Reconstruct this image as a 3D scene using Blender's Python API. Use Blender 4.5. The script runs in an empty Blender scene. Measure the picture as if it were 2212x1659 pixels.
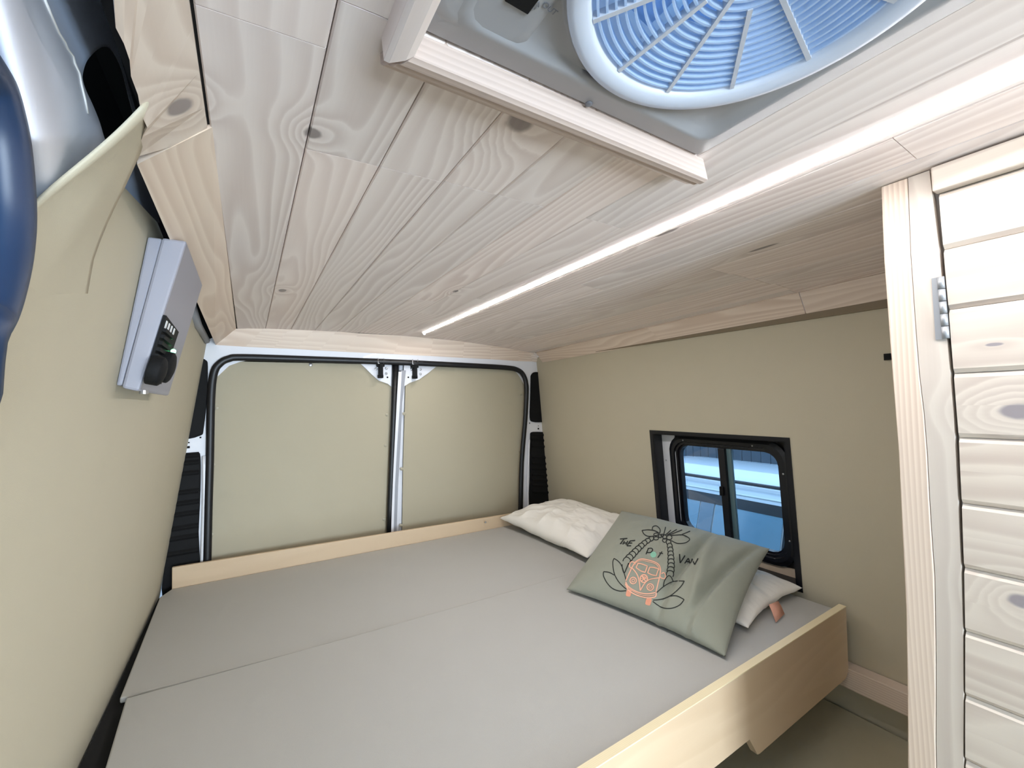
import bpy, bmesh, math, random
from mathutils import Vector, Matrix, noise
from mathutils.bvhtree import BVHTree
random.seed(7)
W, H = 2212.0, 1659.0
CZ = 1.55                                   # lens height above the van floor; coordinates below are relative to it
F = 916.81
RX, RY, RZ = 0.03940766, 0.02771719, -0.55711843
def rot():
    cx, sx, cy, sy, cz, sz = math.cos(RX), math.sin(RX), math.cos(RY), math.sin(RY), math.cos(RZ), math.sin(RZ)
    a = Matrix(((cz, -sz, 0), (sz, cz, 0), (0, 0, 1)))
    b = Matrix(((1, 0, 0), (0, cx, -sx), (0, sx, cx)))
    c = Matrix(((cy, 0, sy), (0, 1, 0), (-sy, 0, cy)))
    return a @ b @ c
RM = rot()
def ray(px, py): return RM @ Vector(((px - W / 2) / F, 1.0, -(py - H / 2) / F))
def onx(px, py, x): d = ray(px, py); return d * (x / d.x)
def ony(px, py, y): d = ray(px, py); return d * (y / d.y)
def onz(px, py, z): d = ray(px, py); return d * (z / d.z)
def onp(px, py, n, c): d = ray(px, py); return d * (c / d.dot(Vector(n)))
KR = .066; NR = (1, 0, KR); CR = 1.57 + KR * (-.676)
KL = -.1494; NL = (1, 0, KL); CL = -.285 + KL * (-.676)
def onR(px, py, off=0): return onp(px, py, NR, CR + off)
def onL(px, py, off=0): return onp(px, py, NL, CL + off)
def xr(z): return CR - KR * z
def xl(z): return CL - KL * z

COL = bpy.context.scene.collection
WL = {}                                      # world position of each object
def tag(o, label=None, cat=None, group=None, kind=None):
    if label: o['label'] = label
    if cat: o['category'] = cat
    if group: o['group'] = group
    if kind: o['kind'] = kind
    return o
def thing(name, loc, label, cat, group=None, kind=None):
    o = bpy.data.objects.new(name, None); COL.objects.link(o)
    w = Vector((loc[0], loc[1], loc[2] + CZ)); o.location = w; WL[o.name] = w
    o.empty_display_size = .05
    return tag(o, label, cat, group, kind)

class MB:
    """collects geometry, builds one mesh object"""
    def __init__(s): s.v = []; s.f = []; s.uv = []; s.mi = []; s.sm = []; s.r = []
    def face(s, idx, uv=None, mi=0, sm=False, r=0.5):
        s.f.append(tuple(idx)); s.uv.append(uv); s.mi.append(mi); s.sm.append(sm); s.r.append(r)
    def addv(s, pts):
        b = len(s.v); s.v += [Vector(p) for p in pts]; return b
    def poly(s, pts, mi=0, g=None, off=(0, 0), sm=False, r=.5):
        b = s.addv(pts); n = len(pts)
        uv = grainuv([Vector(p) for p in pts], g, off) if g is not None else None
        s.face(range(b, b + n), uv, mi, sm, r)
    def hexa(s, c, mi=0, g=None, r=None):
        """c: 8 corners, bottom loop 0-3, top loop 4-7"""
        off = (random.random() * 40, random.random() * 40); rr = random.random() if r is None else r
        for q in ((3, 2, 1, 0), (4, 5, 6, 7), (0, 1, 5, 4), (1, 2, 6, 5), (2, 3, 7, 6), (3, 0, 4, 7)):
            s.poly([c[i] for i in q], mi, g, off, False, rr)
    def box(s, a, b, mi=0, g=None, r=None):
        x0, y0, z0 = a; x1, y1, z1 = b
        s.hexa([(x0, y0, z0), (x1, y0, z0), (x1, y1, z0), (x0, y1, z0), (x0, y0, z1), (x1, y0, z1), (x1, y1, z1), (x0, y1, z1)], mi, g, r)
    def prism(s, loop, d, mi=0, g=None, r=None, caps=True):
        """extrude polygon loop by vector d (away)"""
        d = Vector(d); L = [Vector(p) for p in loop]; n = len(L)
        off = (random.random() * 40, random.random() * 40); rr = random.random() if r is None else r
        M = [p + d for p in L]
        if caps:
            s.poly(L, mi, g, off, False, rr); s.poly(M[::-1], mi, g, off, False, rr)
        for i in range(n):
            j = (i + 1) % n
            s.poly([L[j], L[i], M[i], M[j]], mi, g, off, False, rr)
    def loft(s, loops, closed=True, mi=0, sm=True, uvs=None, r=.5, capa=False, capb=False):
        n = len(loops[0]); b = s.addv([p for l in loops for p in l])
        for k in range(len(loops) - 1):
            for i in range(n if closed else n - 1):
                j = (i + 1) % n
                q = (b + k * n + i, b + k * n + j, b + (k + 1) * n + j, b + (k + 1) * n + i)
                uv = None
                if uvs: uv = [uvs[k][i], uvs[k][j], uvs[k + 1][j], uvs[k + 1][i]]
                s.face(q, uv, mi, sm, r)
        if capa: s.face([b + i for i in range(n)][::-1], None, mi, False, r)
        if capb: s.face([b + (len(loops) - 1) * n + i for i in range(n)], None, mi, False, r)
    def tube(s, path, rad, seg=8, mi=0, closed=False, flat=1.0, up=None):
        P = [Vector(p) for p in path]; n = len(P); loops = []
        for i in range(n):
            if closed: t = P[(i + 1) % n] - P[i - 1]
            else: t = P[min(i + 1, n - 1)] - P[max(i - 1, 0)]
            t.normalize()
            u = Vector(up) if up else (Vector((0, 0, 1)) if abs(t.z) < .9 else Vector((1, 0, 0)))
            a = t.cross(u).normalized(); c = a.cross(t).normalized()
            r_ = rad[i] if isinstance(rad, (list, tuple)) else rad
            loops.append([P[i] + a * math.cos(q) * r_ + c * math.sin(q) * r_ * flat for q in [2 * math.pi * k / seg for k in range(seg)]])
        if closed: loops.append(loops[0])
        s.loft(loops, True, mi, True, capa=not closed, capb=not closed)
    def cyl(s, c, axis, r, h, seg=20, mi=0, dome=0):
        ax = Vector(axis).normalized(); u = Vector((0, 0, 1)) if abs(ax.z) < .9 else Vector((1, 0, 0))
        a = ax.cross(u).normalized(); b = ax.cross(a); c = Vector(c)
        def ring(rr, hh): return [c + ax * hh + (a * math.cos(q) + b * math.sin(q)) * rr for q in [2 * math.pi * k / seg for k in range(seg)]]
        L = [ring(r, 0), ring(r, h)]
        if dome: L += [ring(r * .8, h + dome * .6), ring(r * .4, h + dome), ring(r * .05, h + dome * 1.05)]
        s.loft(L, True, mi, False if not dome else True, capa=True, capb=True)
    def sphere(s, c, r, seg=12, mi=0, sc=(1, 1, 1)):
        c = Vector(c); L = []
        for k in range(1, seg // 2 * 2):
            p = math.pi * k / (seg // 2 * 2)
            L.append([c + Vector((math.cos(q) * math.sin(p) * r * sc[0], math.sin(q) * math.sin(p) * r * sc[1], -math.cos(p) * r * sc[2])) for q in [2 * math.pi * j / seg for j in range(seg)]])
        s.loft(L, True, mi, True, capa=True, capb=True)
    def build(s, name, mats, parent=None, bevel=0, solid=0, recalc=True, merge=True, autosm=None):
        if not isinstance(mats, (list, tuple)): mats = [mats]
        lo = Vector((min(p.x for p in s.v), min(p.y for p in s.v), min(p.z for p in s.v)))
        hi = Vector((max(p.x for p in s.v), max(p.y for p in s.v), max(p.z for p in s.v)))
        org = Vector(((lo.x + hi.x) / 2, (lo.y + hi.y) / 2, lo.z))
        me = bpy.data.meshes.new(name)
        me.from_pydata([p - org for p in s.v], [], s.f)
        for m in mats: me.materials.append(m)
        uvl = me.uv_layers.new(name='UVMap'); at = me.attributes.new('rnd', 'FLOAT', 'FACE')
        for i, p in enumerate(me.polygons):
            p.material_index = s.mi[i]; p.use_smooth = s.sm[i]; at.data[i].value = s.r[i]
            if s.uv[i] is not None:
                for k, li in enumerate(p.loop_indices): uvl.data[li].uv = s.uv[i][k]
            else:
                for k, li in enumerate(p.loop_indices):
                    q = s.v[me.loops[li].vertex_index]; uvl.data[li].uv = (q.x + q.y * .3, q.z + q.y)
        if merge or recalc:
            bm = bmesh.new(); bm.from_mesh(me)
            if merge: bmesh.ops.remove_doubles(bm, verts=bm.verts, dist=1e-6)
            if recalc: bmesh.ops.recalc_face_normals(bm, faces=bm.faces)
            bm.to_mesh(me); bm.free()
        o = bpy.data.objects.new(name, me); COL.objects.link(o)
        w = Vector((org.x, org.y, org.z + CZ)); WL[o.name] = w
        if parent is not None: o.parent = parent; o.location = w - WL[parent.name]
        else: o.location = w
        if solid:
            m = o.modifiers.new('solid', 'SOLIDIFY'); m.thickness = abs(solid); m.offset = -1 if solid > 0 else 1
        if bevel:
            m = o.modifiers.new('bevel', 'BEVEL'); m.width = bevel; m.segments = 2; m.limit_method = 'ANGLE'; m.angle_limit = math.radians(35)
        return o
def grainuv(pts, g, off):
    g = Vector(g).normalized(); n = Vector((0, 0, 0))
    for i in range(1, len(pts) - 1): n += (pts[i] - pts[0]).cross(pts[i + 1] - pts[0])
    if n.length < 1e-12: n = Vector((0, 0, 1))
    n.normalize(); b = n.cross(g)
    if b.length < .35:
        u = Vector((0, 0, 1)) if abs(n.z) < .9 else Vector((1, 0, 0)); b = n.cross(u).normalized(); c = n.cross(b)
        return [(p.dot(b) + off[0], p.dot(c) * .25 + off[1]) for p in pts]
    b.normalize()
    return [(p.dot(b) + off[0], p.dot(g) + off[1]) for p in pts]

# ------------------------------------------------------------------ materials
def lin(c):
    return tuple(((v / 255) / 12.92 if v / 255 <= .04045 else ((v / 255 + .055) / 1.055) ** 2.4) for v in c) + (1,)
def mat(name, col, rough=.6, metal=0, noise_amt=0, nscale=30, bump=0, bscale=200, coat=0, spec=.5, trans=None, sheen=0):
    m = bpy.data.materials.new(name); m.use_nodes = True; nt = m.node_tree; b = nt.nodes['Principled BSDF']
    b.inputs['Base Color'].default_value = lin(col); b.inputs['Roughness'].default_value = rough; b.inputs['Metallic'].default_value = metal
    b.inputs['Specular IOR Level'].default_value = spec; b.inputs['Coat Weight'].default_value = coat
    if sheen: b.inputs['Sheen Weight'].default_value = sheen
    tc = nt.nodes.new('ShaderNodeTexCoord')
    if noise_amt:
        n = nt.nodes.new('ShaderNodeTexNoise'); n.inputs['Scale'].default_value = nscale; n.inputs['Detail'].default_value = 4
        nt.links.new(tc.outputs['Object'], n.inputs['Vector'])
        mx = nt.nodes.new('ShaderNodeMix'); mx.data_type = 'RGBA'
        c = lin(col); mx.inputs[6].default_value = tuple(v * (1 - noise_amt) for v in c[:3]) + (1,); mx.inputs[7].default_value = tuple(min(1, v * (1 + noise_amt)) for v in c[:3]) + (1,)
        nt.links.new(n.outputs['Fac'], mx.inputs[0]); nt.links.new(mx.outputs[2], b.inputs['Base Color'])
    if bump:
        n = nt.nodes.new('ShaderNodeTexNoise'); n.inputs['Scale'].default_value = bscale; n.inputs['Detail'].default_value = 3
        nt.links.new(tc.outputs['Object'], n.inputs['Vector'])
        bp = nt.nodes.new('ShaderNodeBump'); bp.inputs['Strength'].default_value = bump; bp.inputs['Distance'].default_value = .002
        nt.links.new(n.outputs['Fac'], bp.inputs['Height']); nt.links.new(bp.outputs['Normal'], b.inputs['Normal'])
    return m
def wood(name, light, dark, knot, freq=24, warp=4.5, knots=True, rough=.55, tint=.06, contrast=.55, klist=(), kax=(0, 1), finea=.12, vden=.62):
    m = bpy.data.materials.new(name); m.use_nodes = True; nt = m.node_tree; N = nt.nodes; Lk = nt.links; b = N['Principled BSDF']
    b.inputs['Roughness'].default_value = rough
    def mth(op, a, c=None, d=None):
        n = N.new('ShaderNodeMath'); n.operation = op
        for i, v in enumerate((a, c, d)):
            if v is None: continue
            if isinstance(v, (int, float)): n.inputs[i].default_value = v
            else: Lk.new(v, n.inputs[i])
        return n.outputs[0]
    uv = N.new('ShaderNodeUVMap'); uv.uv_map = 'UVMap'
    def mapped(sx, sy):
        mp = N.new('ShaderNodeMapping'); mp.inputs['Scale'].default_value = (sx, sy, 1); Lk.new(uv.outputs[0], mp.inputs['Vector']); return mp.outputs[0]
    def nz(sx, sy, det=2, dist=0.0, rgh=.5):
        n = N.new('ShaderNodeTexNoise'); n.inputs['Scale'].default_value = 1; n.inputs['Detail'].default_value = det; n.inputs['Distortion'].default_value = dist; n.inputs['Roughness'].default_value = rgh
        Lk.new(mapped(sx, sy), n.inputs['Vector']); return n.outputs['Fac']
    sep = N.new('ShaderNodeSeparateXYZ'); Lk.new(uv.outputs[0], sep.inputs[0])
    big = nz(7, .9, 1.5, .2); ring = mth('ADD', mth('MULTIPLY', sep.outputs[0], freq), mth('MULTIPLY', big, warp * 2))
    sm = mth('MULTIPLY', nz(25, 2.5, 2), .35); ring = mth('ADD', ring, sm)
    core = None
    if knots:
        vo = N.new('ShaderNodeTexVoronoi'); vo.inputs['Scale'].default_value = 1; vo.inputs['Randomness'].default_value = .9
        Lk.new(mapped(6.5, 2.3), vo.inputs['Vector'])
        d = vo.outputs['Distance']; sc = N.new('ShaderNodeSeparateColor'); Lk.new(vo.outputs['Color'], sc.inputs[0])
        on = mth('GREATER_THAN', sc.outputs[0], vden)
        bell = mth('POWER', 2.718, mth('MULTIPLY', mth('MULTIPLY', d, d), -22))
        ring = mth('ADD', ring, mth('MULTIPLY', mth('MULTIPLY', bell, on), 3.2))
        dd = mth('ADD', d, mth('MULTIPLY', mth('SUBTRACT', nz(60, 40, 2), .5), .06))
        rr = mth('MULTIPLY', sc.outputs[1], .09)
        mr = N.new('ShaderNodeMapRange'); mr.interpolation_type = 'SMOOTHSTEP'; Lk.new(dd, mr.inputs[0]); Lk.new(rr, mr.inputs[1]); Lk.new(mth('ADD', rr, .035), mr.inputs[2]); mr.inputs[3].default_value = 1; mr.inputs[4].default_value = 0
        core = mth('MULTIPLY', mr.outputs[0], on)
    if klist:
        ge = N.new('ShaderNodeNewGeometry'); sp = N.new('ShaderNodeSeparateXYZ'); Lk.new(ge.outputs['Position'], sp.inputs[0])
        wob = mth('MULTIPLY', mth('SUBTRACT', nz(30, 22, 3), .5), .9)
        for kx, ky, rx, ry, amp in klist:
            dx = mth('DIVIDE', mth('SUBTRACT', sp.outputs[kax[0]], kx), rx); dy = mth('DIVIDE', mth('SUBTRACT', sp.outputs[kax[1]], ky), ry)
            rr = mth('ADD', mth('SQRT', mth('ADD', mth('MULTIPLY', dx, dx), mth('MULTIPLY', dy, dy))), wob)
            ring = mth('ADD', ring, mth('MULTIPLY', mth('POWER', 2.718, mth('MULTIPLY', mth('MULTIPLY', rr, rr), -.09)), amp))
            mr = N.new('ShaderNodeMapRange'); mr.interpolation_type = 'SMOOTHSTEP'; Lk.new(rr, mr.inputs[0]); mr.inputs[1].default_value = .75; mr.inputs[2].default_value = 1.25; mr.inputs[3].default_value = 1; mr.inputs[4].default_value = 0
            core = mr.outputs[0] if core is None else mth('MAXIMUM', core, mr.outputs[0])
    fr = mth('FRACT', ring)
    tri = mth('MULTIPLY', fr, mth('SUBTRACT', 1, mth('POWER', fr, 7)))
    tri = mth('POWER', tri, 1.15)
    fade = mth('MULTIPLY', nz(5, .7, 1), 1.9)
    band = mth('MULTIPLY', mth('MULTIPLY', tri, fade), contrast)
    fine = mth('MULTIPLY', mth('SUBTRACT', nz(420, 9, 2), .5), finea)
    fac = mth('ADD', band, fine)
    mx = N.new('ShaderNodeMix'); mx.data_type = 'RGBA'; mx.clamp_factor = True
    mx.inputs[6].default_value = lin(light); mx.inputs[7].default_value = lin(dark); Lk.new(fac, mx.inputs[0])
    out = mx.outputs[2]
    if core is not None:
        k = N.new('ShaderNodeMix'); k.data_type = 'RGBA'; Lk.new(mth('MULTIPLY', core, .85), k.inputs[0]); Lk.new(out, k.inputs[6]); k.inputs[7].default_value = lin(knot); out = k.outputs[2]
    at = N.new('ShaderNodeAttribute'); at.attribute_name = 'rnd'
    hs = N.new('ShaderNodeHueSaturation'); Lk.new(out, hs.inputs['Color'])
    Lk.new(mth('ADD', 1 - tint, mth('MULTIPLY', at.outputs['Fac'], 2 * tint)), hs.inputs['Value'])
    Lk.new(mth('ADD', .9, mth('MULTIPLY', at.outputs['Fac'], .35)), hs.inputs['Saturation'])
    Lk.new(hs.outputs[0], b.inputs['Base Color'])
    bp = N.new('ShaderNodeBump'); bp.inputs['Strength'].default_value = .04; bp.inputs['Distance'].default_value = .001; Lk.new(fac, bp.inputs['Height']); Lk.new(bp.outputs[0], b.inputs['Normal'])
    return m
def emis(name, col, s):
    m = bpy.data.materials.new(name); m.use_nodes = True; nt = m.node_tree; nt.nodes.clear()
    e = nt.nodes.new('ShaderNodeEmission'); e.inputs[0].default_value = lin(col); e.inputs[1].default_value = s
    o = nt.nodes.new('ShaderNodeOutputMaterial'); nt.links.new(e.outputs[0], o.inputs[0]); return m
def glassm(name, tint, refl=.08):
    m = bpy.data.materials.new(name); m.use_nodes = True; nt = m.node_tree; nt.nodes.clear()
    t = nt.nodes.new('ShaderNodeBsdfTransparent'); t.inputs[0].default_value = lin(tint)
    g = nt.nodes.new('ShaderNodeBsdfGlossy'); g.inputs['Roughness'].default_value = .02
    fr = nt.nodes.new('ShaderNodeFresnel'); fr.inputs[0].default_value = 1.45
    mx = nt.nodes.new('ShaderNodeMixShader'); nt.links.new(fr.outputs[0], mx.inputs[0]); nt.links.new(t.outputs[0], mx.inputs[1]); nt.links.new(g.outputs[0], mx.inputs[2])
    o = nt.nodes.new('ShaderNodeOutputMaterial'); nt.links.new(mx.outputs[0], o.inputs[0]); return m
def translucent(name, col, f=.5, rough=.4):
    m = bpy.data.materials.new(name); m.use_nodes = True; nt = m.node_tree; b = nt.nodes['Principled BSDF']
    b.inputs['Base Color'].default_value = lin(col); b.inputs['Roughness'].default_value = rough
    t = nt.nodes.new('ShaderNodeBsdfTranslucent'); t.inputs[0].default_value = lin(col)
    mx = nt.nodes.new('ShaderNodeMixShader'); mx.inputs[0].default_value = f
    o = nt.nodes['Material Output']; nt.links.new(b.outputs[0], mx.inputs[1]); nt.links.new(t.outputs[0], mx.inputs[2]); nt.links.new(mx.outputs[0], o.inputs[0]); return m

KN = []
for a, b, z_, rx, ry, am in ((1128, 258, .345, .017, .024, 5), (676, 286, .341, .010, .012, 3), (984, 634, .338, .008, .014, 2.5), (610, 627, .341, .009, .016, 2.5), (1217, 600, .33, .009, .018, 2), (1440, 520, .325, .006, .03, 2), (388, 246, .31, .010, .012, 4.5), (1185, 905, .3, .005, .005, 1), (1650, 567, .30, .006, .03, 2)):
    p = onz(a, b, z_); KN.append((p.x, p.y, rx, ry, am))
PINE = wood('whitewashed_pine', (246, 236, 231), (206, 189, 182), (136, 126, 124), freq=42, warp=5, contrast=.72, klist=KN, vden=.9)
PINEC = wood('pine_cove', (228, 214, 200), (198, 178, 162), (136, 126, 124), freq=42, warp=5, contrast=.8, klist=KN[6:7], knots=False)
FRAMEW = wood('pine_vent_frame', (204, 188, 178), (168, 148, 136), (150, 130, 115), freq=150, warp=1.6, knots=False, contrast=.75)
KD = []
for a, b, rx, ry, am in ((2200, 888, .017, .010, 5), (2207, 1300, .012, .009, 5), (2147, 744, .008, .0022, 1)):
    p = onx(a, b, .888); KD.append((p.y, p.z + CZ, rx, ry, am))
PINE2 = wood('whitewashed_pine_door', (213, 204, 193), (180, 166, 157), (136, 130, 136), freq=24, warp=5, contrast=.8, klist=KD, kax=(1, 2), vden=.97)
STUD = wood('pine_stud', (226, 212, 198), (184, 162, 148), (150, 130, 115), freq=150, warp=1.6, knots=False, contrast=.75)
PLY = wood('birch_ply', (208, 186, 158), (182, 156, 126), (170, 140, 110), freq=10, warp=3, knots=False, contrast=.3, tint=.02)
PLYEDGE = wood('ply_edge', (236, 222, 184), (214, 192, 150), (180, 160, 120), freq=300, warp=.5, knots=False, contrast=.5, tint=.02)
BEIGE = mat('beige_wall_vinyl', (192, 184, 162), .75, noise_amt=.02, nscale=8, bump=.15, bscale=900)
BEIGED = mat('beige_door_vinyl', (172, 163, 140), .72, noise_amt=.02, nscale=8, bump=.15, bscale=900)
BEDV = mat('grey_bed_vinyl', (180, 179, 175), .62, noise_amt=.02, nscale=10, bump=.2, bscale=700)
OLIVE = mat('olive_vinyl', (182, 174, 148), .7, noise_amt=.03, bump=.15, bscale=800)
WMETAL = mat('white_painted_metal', (226, 227, 232), .32, coat=.3)
WBODY = mat('white_body_metal', (228, 232, 244), .42, coat=.2)
BLACK = mat('black_plastic', (9, 9, 10), .75, bump=.2, bscale=300, spec=.3)
RUBBER = mat('black_rubber', (9, 9, 13), .45)
DARK = mat('dark_cavity', (12, 11, 12), .9)
DARKWIN = mat('black_window_frame', (10, 12, 20), .35)
STEEL = mat('zinc_steel', (190, 190, 192), .3, metal=.9)
GREYBOX = mat('grey_power_box', (150, 150, 160), .45)
FANW = translucent('fan_white_plastic', (214, 218, 226), .25)
GRILLE = translucent('fan_grille_plastic', (215, 232, 250), .55, .3)
BLADE = translucent('fan_blade_plastic', (205, 225, 248), .6, .3)
LID = translucent('vent_lid_plastic', (190, 222, 250), .92, .3)
GARN = mat('fan_garnish_white', (160, 162, 166), .4)
CLOTHW = mat('white_cotton', (240, 237, 230), .85, bump=.25, bscale=350, sheen=.2)
CLOTHG = mat('grey_green_cotton', (150, 153, 140), .9, bump=.3, bscale=900, sheen=.15)
INK = mat('black_print', (40, 42, 40), .9)
CORAL = mat('coral_print', (238, 180, 154), .9)
CORALD = mat('coral_fill_print', (230, 160, 132), .9)
MINT = mat('mint_print', (140, 196, 172), .9)
PEACH = mat('peach_tag', (228, 170, 148), .8)
LED = emis('led_diffuser', (255, 251, 249), 22)
GREENLED = emis('green_indicator', (90, 255, 160), 6)
GLASS = glassm('window_glass', (225, 240, 250))
BGLASS = glassm('side_window_glass', (120, 165, 205))
CARW = mat('car_paint', (190, 202, 212), .25, coat=.6)
CARD = mat('car_trim', (30, 38, 48), .35)
CARG = mat('car_glass', (110, 150, 175), .12, spec=.8)
FENCE = mat('fence_paint', (70, 84, 96), .8, noise_amt=.2, nscale=6)
GROUND = mat('gravel_ground', (120, 128, 132), .9, noise_amt=.2, nscale=20)
WHITEPR = mat('white_print', (225, 225, 225), .6)
GREYPR = mat('grey_print', (110, 112, 118), .6)

def smooth(pts, n=4):
    out = []
    P = [Vector(p) for p in pts]
    for i in range(len(P) - 1):
        p0 = P[max(i - 1, 0)]; p1 = P[i]; p2 = P[i + 1]; p3 = P[min(i + 2, len(P) - 1)]
        for k in range(n):
            t = k / n; out.append(.5 * ((2 * p1) + (p2 - p0) * t + (2 * p0 - 5 * p1 + 4 * p2 - p3) * t * t + (3 * p1 - p0 - 3 * p2 + p3) * t ** 3))
    out.append(P[-1]); return out

# ------------------------------------------------------------------ ceiling
PROF = [(-.20, .30), (-.04, .334), (.10, .341), (.35, .345), (.60, .345), (.83, .340), (1.0, .331), (1.26, .309), (1.36, .297), (1.47, .285), (1.56, .270)]
def ceil(x, y):
    for (a, za), (b, zb) in zip(PROF, PROF[1:]):
        if x <= b or b == 1.56:
            t = (x - a) / (b - a); z = za + (zb - za) * t; break
    return z + max(0, min(1, (x - .95) / .52)) * .036 * max(0, min(1.2, (2.1 - y) / 1.67))
YB, YF = 2.105, -2.6
ce = MB()
def plank(mb, x0, x1, y0, y1, g=.0006, ch=.0016, th=.009):
    off = (random.random() * 40, random.random() * 40); r = random.random()
    xs = [x0 + g, x0 + g + ch, (x0 + x1) / 2, x1 - g - ch, x1 - g]; dz = [.0022, 0, 0, 0, .0022]
    n = max(1, int((y1 - y0) / .5)); ge = .0005
    ys = [y0 + ge + (y1 - y0 - 2 * ge) * k / n for k in range(n + 1)]
    lo = [[Vector((x, y, ceil(x, y) + d)) for x, d in zip(xs, dz)] + [Vector((x1 - g, y, ceil(x1, y) + th)), Vector((x0 + g, y, ceil(x0, y) + th))] for y in ys]
    uvs = [[(p.x + off[0] + (p.z if i > 4 else 0), p.y + off[1]) for i, p in enumerate(l)] for l in lo]
    mb.loft(lo, True, 0, False, uvs, r)
    for l in (lo[0], lo[-1]): mb.poly(l, 0, (0, 0, 1), off, False, r)
PX = [-.038, .065] + [.065 + .097 * i for i in range(1, 15)] + [1.472]
PX = [p for p in PX if p < 1.46] + [1.474]
JOINTS = {0: [.42], 1: [.604], 2: [.604], 3: [.601], 4: [.60], 5: [1.35], 6: [.60, 1.55], 7: [1.25], 8: [.2, 1.7], 9: [.95], 10: [1.5], 11: [.66], 12: [.655, 1.8], 13: [.65], 14: [.64], 15: [.648]}
VX0, VX1, VY0, VY1 = .13, .552, -.055, .362
for i in range(len(PX) - 1):
    x0, x1 = PX[i], PX[i + 1]
    ys = [0.0 if i == 0 else YF] + JOINTS.get(i, []) + [YB]
    for y0, y1 in zip(ys, ys[1:]):
        if 1 <= i <= 5:
            segs = []
            if y0 < VY0: segs.append((y0, min(y1, VY0), x0, x1))
            if y1 > VY1: segs.append((max(y0, VY1), y1, x0, x1))
            if y0 < VY1 and y1 > VY0 and i == 1: segs.append((max(y0, VY0), min(y1, VY1), x0, .127))
            for a, b, c, d in segs: plank(ce, c, d, a, b)
        else: plank(ce, x0, x1, y0, y1)
# dark backing above the boards, open at the vent
for a, b in (((-.10, .02), (.066, YB + .03)), ((.066, YF), (.125, YB + .03)), ((.553, YF), (1.0, YB + .03)), ((1.0, YF), (1.5, YB + .03)), ((.125, YF), (.553, VY0)), ((.125, VY1), (.553, YB + .03))):
    nx_ = max(1, int((b[0] - a[0]) / .12)); ny_ = max(1, int((b[1] - a[1]) / .3))
    for i in range(nx_):
        for j in range(ny_):
            X0, X1 = a[0] + (b[0] - a[0]) * i / nx_, a[0] + (b[0] - a[0]) * (i + 1) / nx_; Y0, Y1 = a[1] + (b[1] - a[1]) * j / ny_, a[1] + (b[1] - a[1]) * (j + 1) / ny_
            c = [(X0, Y0), (X1, Y0), (X1, Y1), (X0, Y1)]
            ce.hexa([(x, y, ceil(x, y) + .0095) for x, y in c] + [(x, y, ceil(x, y) + .03) for x, y in c], 1)
tag(ce.build('ceiling', [PINE, DARK]), kind='structure')
# side and rear cove boards
t = MB()
def strip(mb, A, B, th, g, mi=0, r=None):
    """board between polyline A and polyline B (same count) with thickness vector th"""
    off = (random.random() * 40, random.random() * 40); rr = random.random() if r is None else r
    th = Vector(th); A = [Vector(a) for a in A]; B = [Vector(b) for b in B]
    for k in range(len(A) - 1):
        mb.poly([A[k], A[k + 1], B[k + 1], B[k]], mi, g, off, False, rr)
        mb.poly([A[k] + th, B[k] + th, B[k + 1] + th, A[k + 1] + th], mi, g, off, False, rr)
        mb.poly([A[k], A[k] + th, A[k + 1] + th, A[k + 1]], mi, g, off, False, rr)
        mb.poly([B[k + 1], B[k + 1] + th, B[k] + th, B[k]], mi, g, off, False, rr)
    mb.poly([A[0], B[0], B[0] + th, A[0] + th], mi, g, off, False, rr); mb.poly([A[-1] + th, B[-1] + th, B[-1], A[-1]], mi, g, off, False, rr)
# left cove: inner edge at the first joint, outer edge lower; two lengths butted
def lin2(a, b, t): return a + (b - a) * t
inner = [onz(432, 0, .334), onz(455, 270, .334)]
o1 = [onz(244, -30, .292), onz(250, 60, .292), onz(268, 95, .292), onz(280, 130, .292), onz(283, 165, .292), onz(298, 205, .292), onz(306, 250, .290), onz(318, 275, .290), onz(308, 295, .290), onz(292, 340, .290)]
i1 = [Vector((-.040, lin2(.10, .62, k / 9), .333)) for k in range(10)]
strip(t, i1, o1, (0, 0, .012), (0, 1, 0), r=.3)
oA = onz(296, 355, .290); oC = ony(466, 745, 2.13); iA = onz(458, 272, .334); iB = onz(480, 480, .334); iC = ony(510, 710, 2.10)
strip(t, [iA + Vector((0, .003, 0)), iC], [oA, oC], (0, 0, .012), (0, 1, 0), r=.9)
strip(t, [Vector((-.04, .0, .333)), Vector((-.04, .10, .333))], [Vector((-.115, .0, .292)), o1[0]], (0, 0, .012), (0, 1, 0))
tag(t.build('trim_1', PINEC), kind='structure')
t = MB()
tp = [(510, 710), (570, 709), (626, 710), (678, 713), (726, 716), (775, 720), (868, 725), (936, 731), (1003, 738), (1060, 745), (1120, 753), (1145, 758), (1158, 763)]
bp_ = [(466, 745), (530, 749), (590, 752), (640, 754), (690, 757), (745, 760), (850, 765), (930, 769), (1000, 773), (1060, 776), (1120, 780), (1150, 781), (1171, 783)]
strip(t, [ony(a, b, 2.10) for a, b in tp], [ony(a, b, 2.128) for a, b in bp_], (0, .014, 0), (1, 0, 0), r=.8)
tag(t.build('trim_2', PINEC), kind='structure')
t = MB()
jr = [(1158, 763), (1400, 709), (1725, 633)]; jl = [(1172, 783), (1430, 738), (1742, 684)]
strip(t, [onx(a, b, 1.47) for a, b in jr], [onx(a, b, 1.508) for a, b in jl], (.006, 0, .012), (0, 1, 0), r=.75)
a0 = onx(1727, 633, 1.47); b0 = onx(1744, 684, 1.508)
strip(t, [a0, Vector((1.47, .1, ceil(1.47, .1))), Vector((1.47, YF, ceil(1.47, YF)))], [b0, Vector((1.508, .1, .248)), Vector((1.508, YF, .25))], (.006, 0, .012), (0, 1, 0), r=.55)
tag(t.build('trim_3', PINEC), kind='structure')
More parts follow.
